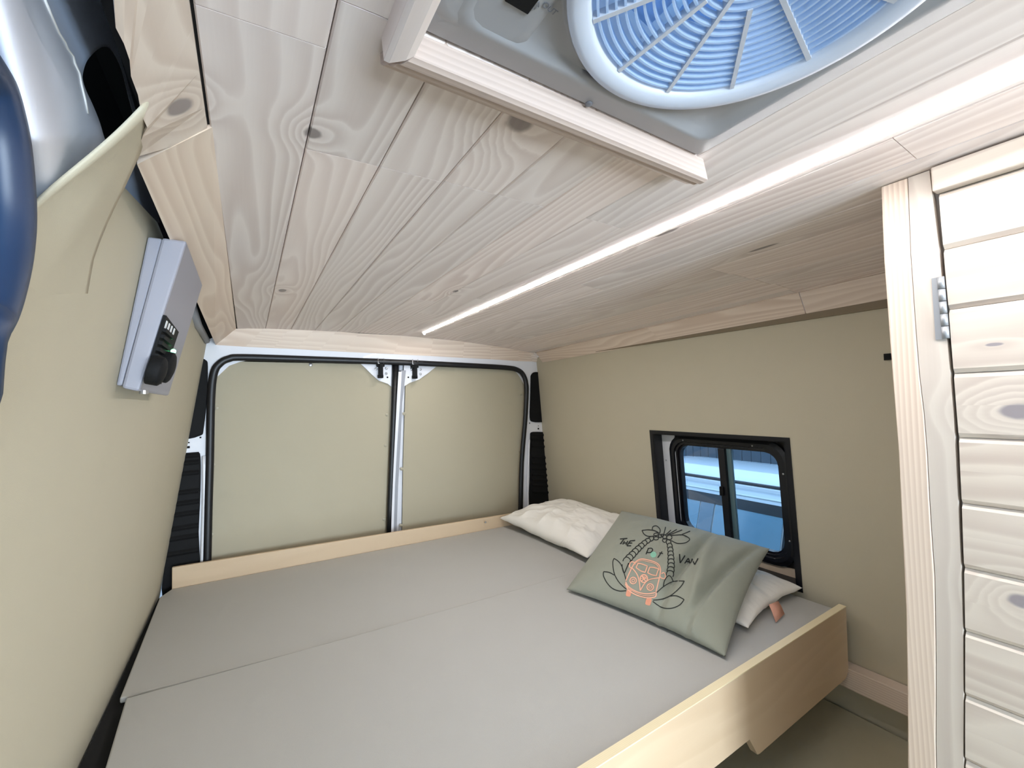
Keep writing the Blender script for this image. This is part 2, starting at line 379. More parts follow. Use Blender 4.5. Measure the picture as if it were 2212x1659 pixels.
# tan packing strip between the right cove board and the wall
t = MB()
t.hexa([(1.503, YF, .212), (1.515, YF, .212), (1.515, 1.6, .236), (1.503, 1.6, .236), (1.503, YF, .262), (1.515, YF, .262), (1.515, 1.6, .25), (1.503, 1.6, .25)], 0)
tag(t.build('trim_4', mat('brown_packing', (128, 114, 92), .7)), kind='structure')

# LED strip
t = thing('led_strip_light', (.715, .4, .335), 'glowing white LED strip light running along the pine board ceiling', 'light')
m = MB()
pts = [(.7275, 1.957), (.722, 1.0), (.714, 0), (.706, YF + .05)]
def ledloop(x, y, w, z0, z1): zc = ceil(x, y); return [Vector((x - w, y, zc + z0)), Vector((x - w * .8, y, zc + z1)), Vector((x + w * .8, y, zc + z1)), Vector((x + w, y, zc + z0))]
m.loft([ledloop(x, y, .0105, .001, -.0018) for x, y in pts], False, 0, False)
m.poly(ledloop(*pts[0], .0105, .001, -.0018)); m.build('diffuser', LED, t, recalc=True)
m = MB()
m.cyl((.7275, 1.960, .337), (0, 1, 0), .006, .004, 12); m.build('end_cap', WMETAL, t)

# ------------------------------------------------------------------ roof vent fan
FC = Vector((.352, .166)); 
fan = thing('roof_vent_fan', (FC.x, FC.y, .33), 'round white roof vent fan with ribbed grille in the timber ceiling', 'fan')
def rrect(cx, cy, hx, hy, r, n, z):
    """rounded rectangle sampled by angle, n points"""
    out = []
    for k in range(n):
        a = 2 * math.pi * k / n; dx, dy = math.cos(a), math.sin(a)
        t = 1 / max(abs(dx) / hx, abs(dy) / hy); x, y = dx * t, dy * t
        ax, ay = abs(x), abs(y)
        if ax > hx - r and ay > hy - r:
            lo_, hi_ = 0, t
            for _ in range(20):
                mid = (lo_ + hi_) / 2; px, py = abs(dx * mid), abs(dy * mid)
                ins = (px <= hx - r or py <= hy - r or (px - hx + r) ** 2 + (py - hy + r) ** 2 <= r * r)
                if ins: lo_ = mid
                else: hi_ = mid
            x, y = dx * lo_, dy * lo_
        out.append(Vector((cx + x, cy + y, z)))
    return out
def circ(r, z, n): return [Vector((FC.x + r * math.cos(2 * math.pi * k / n), FC.y + r * math.sin(2 * math.pi * k / n), z)) for k in range(n)]
NN = 160; qx, qy = (VX0 + VX1) / 2, (VY0 + VY1) / 2; hx, hy = (VX1 - VX0) / 2 - .001, (VY1 - VY0) / 2 - .001
m = MB()
m.loft([rrect(qx, qy, hx, hy, .004, NN, .362), rrect(qx, qy, hx, hy, .004, NN, .346), rrect(qx, qy, hx - .003, hy - .003, .006, NN, .343), rrect(qx, qy, hx - .022, hy - .022, .012, NN, .342),
        rrect(qx, qy, hx - .027, hy - .027, .014, NN, .339), rrect(qx, qy, hx - .034, hy - .034, .016, NN, .339), rrect(qx, qy, hx - .040, hy - .040, .02, NN, .344),
        circ(.162, .344, NN), circ(.1585, .341, NN), circ(.157, .336, NN)], True, 0, True)
m.build('garnish', GARN, fan)
m = MB()
m.loft([circ(.1575, .338, NN), circ(.1565, .3345, NN), circ(.150, .333, NN), circ(.140, .335, NN), circ(.1365, .3375, NN), circ(.1345, .345, NN), circ(.134, .43, NN)], True, 0, True)
m.build('grille_ring', FANW, fan)
m = MB()
rr = .1305; k = 0
while rr > .022:
    zc = .3385 + (.134 - rr) * .10
    c = circ(rr, zc, 96); w = .0011
    lo4 = [[p + Vector(((p.x - FC.x) / rr * dx, (p.y - FC.y) / rr * dx, dz)) for dx, dz in ((-w, .0), (w, .0), (w, .006), (-w, .006))] for p in c]
    m.loft(lo4 + [lo4[0]], True, 0, False)
    rr -= .0078
m.build('grille_rings', GRILLE, fan)
m = MB()
for k in range(12):
    a = 2 * math.pi * (k + .35) / 12; d = Vector((math.cos(a), math.sin(a), 0)); n = Vector((-d.y, d.x, 0)) * .0022
    r0 = .02 if k % 2 == 0 else .045
    p = Vector((FC.x, FC.y, 0)) + d * r0; q = Vector((FC.x, FC.y, 0)) + d * .1355
    z0, z1 = .3375 + (.134 - r0) * .10, .3375
    m.hexa([Vector((*(p - n).xy, z0)), Vector((*(p + n).xy, z0)), Vector((*(q + n).xy, z1)), Vector((*(q - n).xy, z1)), Vector((*(p - n).xy, z0 + .008)), Vector((*(p + n).xy, z0 + .008)), Vector((*(q + n).xy, z1 + .008)), Vector((*(q - n).xy, z1 + .008))])
m.loft([circ(.024, .3475, 40), circ(.024, .356, 40), circ(.001, .356, 40)], True); m.loft([circ(.024, .3475, 40), circ(.001, .3465, 40)], True)
m.build('grille_spokes', FANW, fan)
m = MB()
m.loft([circ(.03, .385, 40), circ(.034, .40, 40), circ(.034, .43, 40), circ(.001, .43, 40)], True); m.loft([circ(.03, .385, 40), circ(.001, .384, 40)], True)
m.build('fan_hub', FANW, fan)
for k in range(8):
    m = MB(); a0_ = 2 * math.pi * k / 8; L = []
    for j in range(7):
        r = .034 + .094 * j / 6; tw = .62 - .28 * j / 6; z = .412
        row = []
        for i in range(6):
            u = (i / 5 - .5); a = a0_ + u * .50 + .12 * j / 6
            row.append(Vector((FC.x + r * math.cos(a), FC.y + r * math.sin(a), z + u * tw * r * .5)))
        L.append(row)
    m.loft(L, False, 0, True); m.build('fan_blade', BLADE, fan, solid=.0016)
# insect screen and vent throat, lid
m = MB()
nn = 46
for i in range(nn + 1):
    u = -.134 + .268 * i / nn; w = math.sqrt(max(0, .134 ** 2 - u * u))
    if w < .004: continue
    m.box((FC.x + u - .0005, FC.y - w, .446), (FC.x + u + .0005, FC.y + w, .447)); m.box((FC.x - w, FC.y + u - .0005, .4475), (FC.x + w, FC.y + u + .0005, .4485))
m.build('insect_screen', FANW, fan)
m = MB()
m.loft([circ(.134, .43, NN), circ(.136, .45, NN), rrect(FC.x, FC.y, .18, .18, .03, NN, .452), rrect(FC.x, FC.y, .18, .18, .03, NN, .50)], True, 0, True)
m.build('vent_throat', FANW, fan)
m = MB()
m.loft([rrect(FC.x, FC.y, .20, .20, .04, NN, .50), rrect(FC.x, FC.y, .20, .20, .04, NN, .52), rrect(FC.x, FC.y, .185, .185, .04, NN, .545), circ(.12, .55, NN), circ(.01, .553, NN)], True, 0, True, capb=True)
m.build('lid', LID, fan)
m = MB(); sc_ = onz(1085, -30, .341)
def padr(h, z): return [Vector((p.x, p.y, z)) for p in rrect(sc_.x, sc_.y + .005, h, h * 1.05, .02, 64, 0)]
m.loft([padr(.050, .3445), padr(.047, .3425), padr(.043, .3405), padr(.038, .3400)], True, 0, True, capb=True); m.build('control_pod', GARN, fan)
m = MB()
a = onz(1140, 26, .341); b = onz(1089, -4, .341); d = (b - a); p_ = Vector((-d.y, d.x, 0)).normalized()
if p_.y > 0: p_ = -p_
d.z = 0
for lp, dz in (([a, b, b + p_ * .03, a + p_ * .03], -.004),): m.prism([v + Vector((0, 0, .001)) for v in lp], (0, 0, -.004))
tag(m.build('control_switch', BLACK, fan, bevel=.001), label='small black switch panel')
def text_mesh(s, size, name):
    cu = bpy.data.curves.new(name + '_c', 'FONT'); cu.body = s; cu.size = size; cu.extrude = .0002; cu.align_x = 'LEFT'
    o = bpy.data.objects.new(name + '_t', cu); COL.objects.link(o); dg = bpy.context.evaluated_depsgraph_get()
    me = bpy.data.meshes.new_from_object(o.evaluated_get(dg)); bpy.data.objects.remove(o); return me
me = text_mesh('OUT', .0075, 'out'); me.materials.append(GREYPR)
me.name = 'out_marking'; o = bpy.data.objects.new('out_marking', me); COL.objects.link(o); o.parent = fan
pt = onz(1169, 12, .3395); ex = (onz(1178, 19, .3395) - pt).normalized(); ez = Vector((0, 0, -1)); ey = ez.cross(ex)
o.matrix_local = Matrix.Translation(pt + Vector((0, 0, CZ)) - WL[fan.name]) @ Matrix((ex, ey, ez)).transposed().to_4x4()
m = MB(); q = onz(1158, 11, .3390); 
for (ax, ay), (bx, by) in zip([(0, .004), (.003, 0), (.0015, 0), (.0015, -.004), (-.0015, -.004), (-.0015, 0), (-.003, 0)], [(.003, 0), (.0015, 0), (.0015, -.004), (-.0015, -.004), (-.0015, 0), (-.003, 0), (0, .004)]):
    A = q + ex * ax + ey * ay; B = q + ex * bx + ey * by; m.tube([A, B], .00035, 4)
m.build('arrow_marking', GREYPR, fan)
# two small screws at the garnish edge
m = MB(); s1 = onz(1267, 228, .343); m.cyl(s1 + Vector((0, -.004, .001)), (0, 0, -1), .0045, .002, 14, dome=.0015); m.build('screw', GREYPR, fan)
m = MB(); m.cyl((VX0 + .006, VY1 - .007, .344), (0, 0, -1), .0045, .002, 14, dome=.0015); m.build('screw', GREYPR, fan)
# timber frame round the vent
t = MB()
def zc_(x, y): return ceil(x, y)
fx0, fx1, fy = .118, .590, .372
# rear bar (ruled inner face, moulded outer edge)
c = [(VX0 + .004, VY1 + .001), (fx1 - .04, VY1 + .001)]
off = (random.random() * 40, 3)
def bar(mb, x0, x1, prof, gx, x0b=None, x1b=None):
    """prof: list of (y, z) around section, lofted along x"""
    n = len(prof); A = [Vector((x0 + k_[2], k_[0], k_[1])) for k_ in prof]; B = [Vector((x1 + k_[3], k_[0], k_[1])) for k_ in prof]
    for i in range(n):
        j = (i + 1) % n; mb.poly([A[i], A[j], B[j], B[i]], 0, gx, off, False, .45)
    mb.poly(A[::-1], 0, gx, off, False, .45); mb.poly(B, 0, gx, off, False, .45)
bar(t, .118, .575, [(VY1 + .001, .348, .012, -.01), (VY1 + .001, .317, .012, 0), (.368, .315, .008, 0), (.376, .3155, .004, 0), (.380, .3185, .002, 0), (.386, .319, 0, 0), (.392, .324, -.004, 0), (.398, .326, -.006, 0), (.401, .330, -.008, 0), (.402, .348, -.008, 0)], (1, 0, 0))
tag(t.build('trim_5', FRAMEW), kind='structure')
t = MB(); off = (5.2, 9.1)
sec = [(.1305, .348), (.1305, .318), (.124, .315), (.112, .3155), (.108, .319), (.106, .348)]
A = [Vector((x, .3625 + max(0, (.1305 - x)) * .9, z)) for x, z in sec]; B = [Vector((x, -.10, z)) for x, z in sec]
for i in range(len(sec)):
    j = (i + 1) % len(sec); t.poly([A[i], A[j], B[j], B[i]], 0, (0, 1, 0), off, False, .5)
t.poly(A, 0, (0, 1, 0), off); t.poly(B[::-1], 0, (0, 1, 0), off)
tag(t.build('trim_6', PINE), kind='structure')
t = MB(); t.box((.108, -.095, .316), (.575, -.0565, .348), 0, (1, 0, 0)); tag(t.build('trim_7', PINE), kind='structure')

# ------------------------------------------------------------------ right wall with window
wy0, wy1, wz0, wz1 = .735, 1.285, -.652, -.162
wr = MB()
def rw(y, z, d=0): return Vector((xr(z) + d, y, z))
def rquad(y0, y1, z0, z1, d0=0, d1=.012):
    wr.hexa([rw(y0, z0, d0), rw(y0, z0, d1), rw(y1, z0, d1), rw(y1, z0, d0), rw(y0, z1, d0), rw(y0, z1, d1), rw(y1, z1, d1), rw(y1, z1, d0)])
rquad(-2.6, wy0, -1.55, .262); rquad(wy1, 2.15, -1.55, .262); rquad(wy0, wy1, wz1, .262); rquad(wy0, wy1, -1.55, wz0)
o = wr.build('wall_right', BEIGE); tag(o, kind='structure')
# window
win = thing('window_1', (1.58, 1.01, -.66), 'black framed sliding window in the beige side wall above the pillows', 'window', kind='structure')
m = MB()
def rring(y0, y1, z0, z1, w, d0, d1, mi=0):
    o_ = [(y0, z0), (y1, z0), (y1, z1), (y0, z1)]; i_ = [(y0 + w, z0 + w), (y1 - w, z0 + w), (y1 - w, z1 - w), (y0 + w, z1 - w)]
    for k in range(4):
        j = (k + 1) % 4
        m.hexa([rw(*o_[k], d0), rw(*o_[j], d0), rw(*i_[j], d0), rw(*i_[k], d0), rw(*o_[k], d1), rw(*o_[j], d1), rw(*i_[j], d1), rw(*i_[k], d1)], mi)
rring(.721, 1.303, -.666, -.149, .017, -.003, .0)
rring(.7365, 1.284, -.650, -.163, .003, -.003, .062)
m.build('surround', DARKWIN, win)
# body metal behind the reveal
m = MB()
m.hexa([rw(1.215, -.76, .050), rw(1.215, -.76, .056), rw(1.30, -.76, .056), rw(1.30, -.76, .050), rw(1.215, -.10, .050), rw(1.215, -.10, .056), rw(1.30, -.10, .056), rw(1.30, -.10, .050)]); m.build('body_strip', WMETAL, win)
m = MB(); m.hexa([rw(.70, -.668, .055), rw(1.3, -.668, .055), rw(1.3, -.668, .075), rw(.70, -.668, .075), rw(.70, -.618, .055), rw(1.3, -.618, .055), rw(1.3, -.618, .075), rw(.70, -.618, .075)])
m.build('sill_packing', PLY, win)
# outer skin round the window
win_skin = MB()
D = .055
g1 = onR(1465, 962, D); g2 = onR(1678, 978, D); g3 = onR(1694, 1200, D)
gy0, gy1, gz0, gz1 = (g2.y + g3.y) / 2, g1.y, g3.z, (g1.z + g2.z) / 2
def yzring(y0, y1, z0, z1, r, d, n=96):
    return [rw(p.x, p.y, d) for p in rrect((y0 + y1) / 2, (z0 + z1) / 2, (y1 - y0) / 2, (z1 - z0) / 2, r, n, 0)]
win_skin.loft([yzring(gy0 - .02, gy1 + .02, gz0 - .02, gz1 + .02, .06, D + .008), yzring(gy0 - .25, gy1 + .25, gz0 - .25, gz1 + .25, .02, D + .008)], True, 0, False)
win_skin.build('body_skin', mat('dark_body_skin', (36, 30, 28), .6), win)
m = MB(); e = .042
m.loft([yzring(gy0 - e, gy1 + e, gz0 - e, gz1 + e, .07, D), yzring(gy0 - e, gy1 + e, gz0 - e, gz1 + e, .07, D - .008), yzring(gy0 - e + .012, gy1 + e - .012, gz0 - e + .012, gz1 + e - .012, .065, D - .013),
        yzring(gy0 - .018, gy1 + .018, gz0 - .018, gz1 + .018, .058, D - .013), yzring(gy0 - .015, gy1 + .015, gz0 - .015, gz1 + .015, .055, D - .004), yzring(gy0 - .008, gy1 + .008, gz0 - .008, gz1 + .008, .052, D - .004),
        yzring(gy0 - .006, gy1 + .006, gz0 - .006, gz1 + .006, .05, D + .006), yzring(gy0, gy1, gz0, gz1, .046, D + .006), yzring(gy0, gy1, gz0, gz1, .046, D + .03)], True, 0, False)
m.build('outer_frame', DARKWIN, win)
ma = onR(1556, 975, D); mb_ = onR(1572, 1140, D); my = (ma.y + mb_.y) / 2
m = MB(); m.hexa([rw(my - .018, gz0, D - .006), rw(my + .010, gz0, D - .006), rw(my + .010, gz0, D + .02), rw(my - .018, gz0, D + .02), rw(my - .018, gz1, D - .006), rw(my + .010, gz1, D - .006), rw(my + .010, gz1, D + .02), rw(my - .018, gz1, D + .02)])
m.build('mullion', DARKWIN, win, bevel=.002)
m = MB(); m.hexa([rw(my - .036, gz0, D + .008), rw(my - .018, gz0, D + .008), rw(my - .018, gz0, D + .02), rw(my - .036, gz0, D + .02), rw(my - .036, gz1, D + .008), rw(my - .018, gz1, D + .008), rw(my - .018, gz1, D + .02), rw(my - .036, gz1, D + .02)])
m.build('sliding_rail', mat('grey_blue_rail', (96, 122, 128), .4), win)
for nm, a_, b_, dd in (('pane', gy0, my - .03, .016), ('pane', my, gy1, .024)):
    m = MB(); m.poly([rw(a_, gz0, D + dd), rw(b_, gz0, D + dd), rw(b_, gz1, D + dd), rw(a_, gz1, D + dd)]); m.build(nm, GLASS, win, recalc=False)
for q in [(1475, 951), (1625, 963), (1692, 1024), (1706, 1169), (1439, 994)]:
    p = onR(q[0], q[1], D - .013); m = MB(); m.cyl(p, (-1, 0, 0), .0032, .001, 10, dome=.0012); m.build('screw', STEEL, win)
p = onR(1557, 1060, D - .006); m = MB(); m.box((p.x - .008, my - .004, p.z - .018), (p.x, my + .012, p.z + .018)); m.build('latch', BLACK, win, bevel=.002)
# black square hole cover next to the post
p = onR(1916, 771); m = MB(); m.box((p.x - .004, p.y - .010, p.z - .009), (p.x + .002, p.y + .006, p.z + .009))
tag(m.build('wall_clip', BLACK), 'tiny black square clip on the beige wall beside the pine post', 'clip')

# ------------------------------------------------------------------ left wall, power box, bare metal, side window
lw = MB()
def lp(q, off=0): return onL(q[0], q[1], off)
V0 = lp((50, 490)); E1 = lp((205, 560))
def LW(y, z, d=0): return Vector((xl(z) + d, y, z))
ptop = [(-2.6, -.10), (.15, -.10), (.40, .0), (.500, .06), (.511, .095), (V0.y, V0.z), (E1.y, E1.z + .02), (.735, .298), (.95, .331), (1.5, .30), (2.15, .27)]
for (ya, za), (yb, zb) in zip(ptop, ptop[1:]):
    rows = [-1.55, -.676, -.2, None]
    zA = [-1.55, -.676, -.25, za]; zB = [-1.55, -.676, -.25, zb]
    for k in range(3):
        lw.hexa([LW(ya, zA[k]), LW(yb, zB[k]), LW(yb, zB[k], -.008), LW(ya, zA[k], -.008), LW(ya, zA[k + 1]), LW(yb, zB[k + 1]), LW(yb, zB[k + 1], -.008), LW(ya, zA[k + 1], -.008)])
tag(lw.build('wall_left', BEIGE), kind='structure')
# free curled corner of the near lining panel
fl = MB(); tip = lp((314, 216)) * .69
redge = [(314, 216, .69), (316, 262, .735), (300, 330, .80), (268, 410, .875), (236, 482, .94), (205, 560, .985), (185, 680, 1.0)]
ed = [lp((a, b), .0) * s for a, b, s in redge]
rows = []
V1 = V0 + Vector((.002, 0, 0)); VB = lp((60, 660))
for j in range(13):
    tt = j / 12 * (len(ed) - 1); k = min(int(tt), len(ed) - 2); E_ = ed[k].lerp(ed[k + 1], tt - k)
    st = V1.lerp(VB, (j / 12) ** 1.5)
    row = []
    for i in range(15):
        s = i / 14; p = st.lerp(E_, s)
        w = xl(p.z)                               # stay against the wall first, then curl inward
        b = (w + .003) * (1 - s * s * (3 - 2 * s)) + p.x * (s * s * (3 - 2 * s)) if p.z < .3 else p.x
        f_ = max((j / 12) ** 3, (1 - s) ** 3); row.append(Vector((p.x * (1 - f_) + (xl(p.z) - .004) * f_, p.y, p.z)))
    rows.append(row)
fl.loft(rows, False, 0, True)
tag(fl.build('lining_panel', BEIGE, solid=.003), 'curled free corner of beige wall lining peeling away beside the bare metal', 'panel')
# bare painted body metal: rib, roof side, with an oval cut-out
XM = -.172
def om(a, b, x=XM): return onx(a, b, x)
mt = MB()
def px_loop(pts, x): return [om(a, b, x) for a, b in pts]
# plate between the rib and the roof edge, with hole
def gapx(y):
    P_ = [(-60, 240), (0, 243), (60, 247), (100, 254), (150, 268), (215, 287), (260, 300), (330, 322), (480, 345), (560, 350)]
    for (ya, xa_), (yb_, xb_) in zip(P_, P_[1:]):
        if y <= yb_: return xa_ + (xb_ - xa_) * (y - ya) / (yb_ - ya)
    return 350
def leftx(y): return -60 + 0 * y
def XF(px, py):
    u = (60 + .28 * py - px) / 110
    if u < 0: return -.136
    if u < 1: return -.136 + .009 * math.sin(math.pi * u) - .008 * u
    return -.144 - .030 * (u - 1) ** 1.3
def PM(px, py, dx=0): return onx(px, py, XF(px, py) + dx - max(0, py - 300) * .00016)
ys_ = [-60 + 20 * k for k in range(32)]
O2 = [(gapx(y), y) for y in ys_] + [(gapx(560) - (gapx(560) - leftx(0)) * k / 20, 560) for k in range(1, 20)] + [(leftx(0), y) for y in ys_[::-1]] + [(leftx(0) + (gapx(-60) - leftx(0)) * k / 20, -60) for k in range(1, 20)]
hole = [(232, 101), (246, 116), (262, 150), (276, 205), (291, 262), (300, 310), (270, 340), (240, 330), (226, 298), (215, 262), (200, 225), (186, 195), (179, 172), (180, 155), (188, 132), (205, 112), (220, 102)]
hs = smooth([Vector((a, b, 0)) for a, b in hole + [hole[0]]], 6)[:-1]
hc_ = (238, 215)
def hole_at(a):
    best = None
    for p, q in zip(hs, hs[1:] + hs[:1]):
        # ray from centre at angle a against edge p-q
        dx, dy = math.cos(a), math.sin(a); ex_, ey__ = q.x - p.x, q.y - p.y; den = dx * ey__ - dy * ex_
        if abs(den) < 1e-9: continue
        t_ = ((p.x - hc_[0]) * ey__ - (p.y - hc_[1]) * ex_) / den; u_ = ((p.x - hc_[0]) * dy - (p.y - hc_[1]) * dx) / den
        if t_ > 0 and -1e-6 <= u_ <= 1 + 1e-6: best = t_ if best is None else max(best, t_)
    best = best or 20; return (hc_[0] + dx * best, hc_[1] + dy * best)
ang = [math.atan2(y - hc_[1], x - hc_[0]) for x, y in O2]
H2 = [hole_at(a) for a in ang]
RN = 22; L = []
for k in range(RN + 1):
    f = k / RN; L.append([PM(h[0] + (o_[0] - h[0]) * f, h[1] + (o_[1] - h[1]) * f) for h, o_ in zip(H2, O2)])
mt.loft([[PM(*h, -.014) for h in H2]] + L + [[PM(*o_, -.008) for o_ in O2]], True, 0, True)
# small raised pressing on the rib
tag(mt.build('trim_8', WBODY, recalc=False), kind='structure')
# near-black sheets added as shade behind the hole and the metal-to-ceiling gap
mt = MB(); mt.hexa([(-.235, .34, .1), (-.215, .34, .1), (-.215, 2.15, .1), (-.235, 2.15, .1), (-.235, .34, .62), (-.215, .34, .62), (-.215, 2.15, .62), (-.235, 2.15, .62)])
mt.box((-.24, 2.15, .20), (1.6, 2.16, .62))  # rear cap added to keep sky from showing through the gap
mt.hexa([(-.235, .36, .60), (-.08, .36, .60), (-.08, 2.15, .60), (-.235, 2.15, .60), (-.235, .36, .62), (-.08, .36, .62), (-.08, 2.15, .62), (-.235, 2.15, .62)])
mt.hexa([(-.10, .36, .37), (-.08, .36, .37), (-.08, 2.15, .37), (-.10, 2.15, .37), (-.10, .36, .60), (-.08, .36, .60), (-.08, 2.15, .60), (-.10, 2.15, .60)])
tag(mt.build('cavity_shade', DARK), kind='structure')
# seam sealant bead
m = MB(); sl = [(97, 0), (112, 35), (127, 70), (140, 90), (146, 105), (158, 120), (161, 135), (172, 158), (176, 182), (184, 215), (190, 245)]
m.tube([onx(a, b, XF(a, b) + .0004) for a, b in sl], .0010, 5)
tag(m.build('sealant_bead', mat('sealant', (245, 243, 238), .4)), 'thin crooked white sealant bead on bare metal at top left', 'sealant')
# dark grey metal visible behind the gap
m = MB(); m.prism([onx(a, b, -.165) for a, b in [(285, 350), (345, 430), (375, 560), (330, 480), (268, 400)]], (-.004, 0, 0))
tag(m.build('trim_10', mat('grey_inner_metal', (150, 152, 165), .5)), kind='structure')
# side window with fat rubber at far left
w2 = thing('window_2', (-.23, .30, -.1), 'side window with thick dark rubber at the left edge', 'window', kind='structure')
wpath = [(-40, 110), (0, 168), (20, 225), (37, 300), (47, 390), (50, 470), (42, 550), (24, 625), (4, 680), (-24, 730)]
wp = [onx(a - 32, b, -.147) for a, b in wpath]
m = MB(); m.tube(smooth(wp + [Vector((-.16, .40, -.02)), Vector((-.175, .15, -.06)), Vector((-.2, -.1, -.04)), Vector((-.2, -.15, .05)), Vector((-.2, -.15, .25)), Vector((-.2, -.08, .34)), Vector((-.2, .0, .34)), Vector((-.185, .08, .33)), wp[0]], 4)[:-1], .014, 14, closed=True, up=(1, 0, 0)); m.build('rubber_seal', mat('blue_black_rubber', (22, 46, 76), .4), w2)
m = MB(); m.poly([(-.21, -.05, -.02), (-.21, .46, -.02), (-.21, .46, .40), (-.21, -.05, .40)]); m.build('pane', BGLASS, w2, recalc=False)
# power box on left wall
pb = thing('power_outlet_box', (-.15, 1.0, .03), 'white metal power box with black socket plate on the left wall', 'power box')
yb = .895
def pq(px, py, y=yb): return ony(px, py, y)
# near side face corners and depth along +y
a_t = pq(350, 512); a_b = pq(262, 838); b_t = pq(398, 538); b_b = pq(300, 846)
dep = Vector((0, .30, 0))
m = MB(); LL = [a_t, b_t, b_b, a_b]
zc = a_b.z; zt = min(a_t.z, .288)
wx0b, wx1b = a_b.x, b_b.x
def at_z(p, q, z): return p.lerp(q, (z - p.z) / (q.z - p.z))
LL = [at_z(a_b, a_t, zt), at_z(b_b, b_t, zt), b_b, a_b]
m.prism(LL, dep); m.build('housing', GREYBOX, pb, bevel=.004)
m = MB()
fw = [Vector((p.x, p.y - .0, p.z)) for p in (LL[0], LL[3])]
m.hexa([Vector((xl(a_b.z) + .001, yb + .006, a_b.z + .004)), Vector((a_b.x, yb + .006, a_b.z + .004)), Vector((a_b.x, yb + .29, a_b.z + .004)), Vector((xl(a_b.z) + .001, yb + .29, a_b.z + .004)),
        Vector((xl(zt) + .001, yb + .006, zt)), Vector((LL[0].x, yb + .006, zt)), Vector((LL[0].x, yb + .29, zt)), Vector((xl(zt) + .001, yb + .29, zt))])
m.build('back_box', GREYBOX, pb, bevel=.003)
# front face basis
fn_b = b_b; fn_t = LL[1]; up = (fn_t - fn_b).normalized(); nrm = Vector((0, 1, 0)).cross(up).normalized()
if nrm.x < 0: nrm = -nrm
def face_pt(px, py, off=.0005):
    d = ray(px, py); c = nrm.dot(fn_b) + off; return d * (c / nrm.dot(d))
m = MB(); sp = [face_pt(353, 680), face_pt(382, 714), face_pt(345, 829), face_pt(309, 818)]
sp = [face_pt(353, 680), face_pt(381, 716)]
s0, s1 = sp; bA = face_pt(310, 818); bB = face_pt(343, 829)
ya_, yb2 = min(s0.y, bA.y), max(s1.y, bB.y)
m.prism([s0, s1, bB, bA], nrm * .004); m.build('socket_plate', BLACK, pb)
for k in range(4):
    p = face_pt(357 + k * 5.5, 706 + k * 5, .0048); m = MB(); q = up * .010; r_ = Vector((0, .006, 0))
    m.prism([p - q - r_, p + q - r_, p + q + r_, p - q + r_], nrm * .0008); m.build('fuse_label', WHITEPR, pb)
pc = face_pt(350, 750, .004)
m = MB()
for k in range(5):
    c0 = pc + up * (.022 - .011 * k); m.prism([c0 - Vector((0, .045, 0)), c0 + Vector((0, .045, 0)), c0 + Vector((0, .045, 0)) + up * .006, c0 - Vector((0, .045, 0)) + up * .006], nrm * .006)
m.build('switch_row', BLACK, pb)
for cpx, cpy, rr_ in ((352, 790, .028), (330, 798, .024)):
    p = face_pt(cpx - 8, cpy, .004); m = MB(); m.cyl(p, nrm, rr_, .016, 24, dome=.006); m.build('socket_cap', BLACK, pb, bevel=.001)
    m = MB(); 
p = face_pt(366, 757, .004); m = MB(); m.sphere(p + nrm * .006, .0042, 10); m.build('indicator_light', GREENLED, pb)
p = (a_b + b_b) / 2; m = MB(); m.cyl(p + Vector((.012, .03, 0)), (0, 0, -1), .006, .006, 12); m.build('cable_gland', STEEL, pb)

# ------------------------------------------------------------------ rear frame, pillars, doors
YD = 2.13
def od(a, b, y=YD): return ony(a, b, y)
fr = MB()
inner = [(449, 1240), (455, 1000), (458, 850), (463, 805), (474, 783), (495, 771), (530, 768), (700, 773), (868, 779), (1000, 785), (1090, 790), (1120, 795), (1136, 808), (1143, 835), (1140, 900), (1132, 1000), (1130, 1120)]
outer = [(350, 1300), (380, 1000), (420, 850), (434, 790), (446, 735), (470, 725), (530, 730), (700, 735), (868, 745), (1000, 755), (1090, 765), (1130, 765), (1172, 770), (1178, 835), (1186, 900), (1196, 1000), (1204, 1120)]
A = [od(*p) for p in outer]; B = [od(*p) for p in inner]
fr.loft([[p + Vector((0, .03, 0)) for p in A], A, B, [p + Vector((0, .03, 0)) for p in B]], False, 0, False)
tag(fr.build('trim_11', WMETAL, bevel=.0), kind='structure')
wb = MB(); wb.box((-.40, 2.20, -1.57), (1.70, 2.21, .62)); tag(wb.build('rear_sky_block', WMETAL), kind='structure')  # unseen panel added behind the doors to stop sky leaking in
# seal
se = thing('door_seal', (.65, 2.12, -.7), 'black rubber seal around the rear door opening', 'door seal')
m = MB(); mid = [(447, 1240), (450, 1100), (453, 1000), (456, 860), (462, 806), (474, 786), (494, 775), (530, 772), (700, 777), (868, 783), (1000, 789), (1090, 794), (1118, 799), (1131, 811), (1137, 836), (1135, 900), (1127, 1000), (1124, 1120)]
m.tube(smooth([od(a, b, 2.118) for a, b in mid], 5), .0145, 10, flat=.8, up=(0, 1, 0)); m.build('perimeter_seal', RUBBER, se)
m = MB(); m.tube([od(855, 782, 2.128), od(851, 900, 2.128), od(847, 1000, 2.128), od(843, 1100, 2.128), od(841, 1180, 2.128)], .0155, 8, flat=.6, up=(0, 1, 0)); m.build('centre_seal', RUBBER, se)
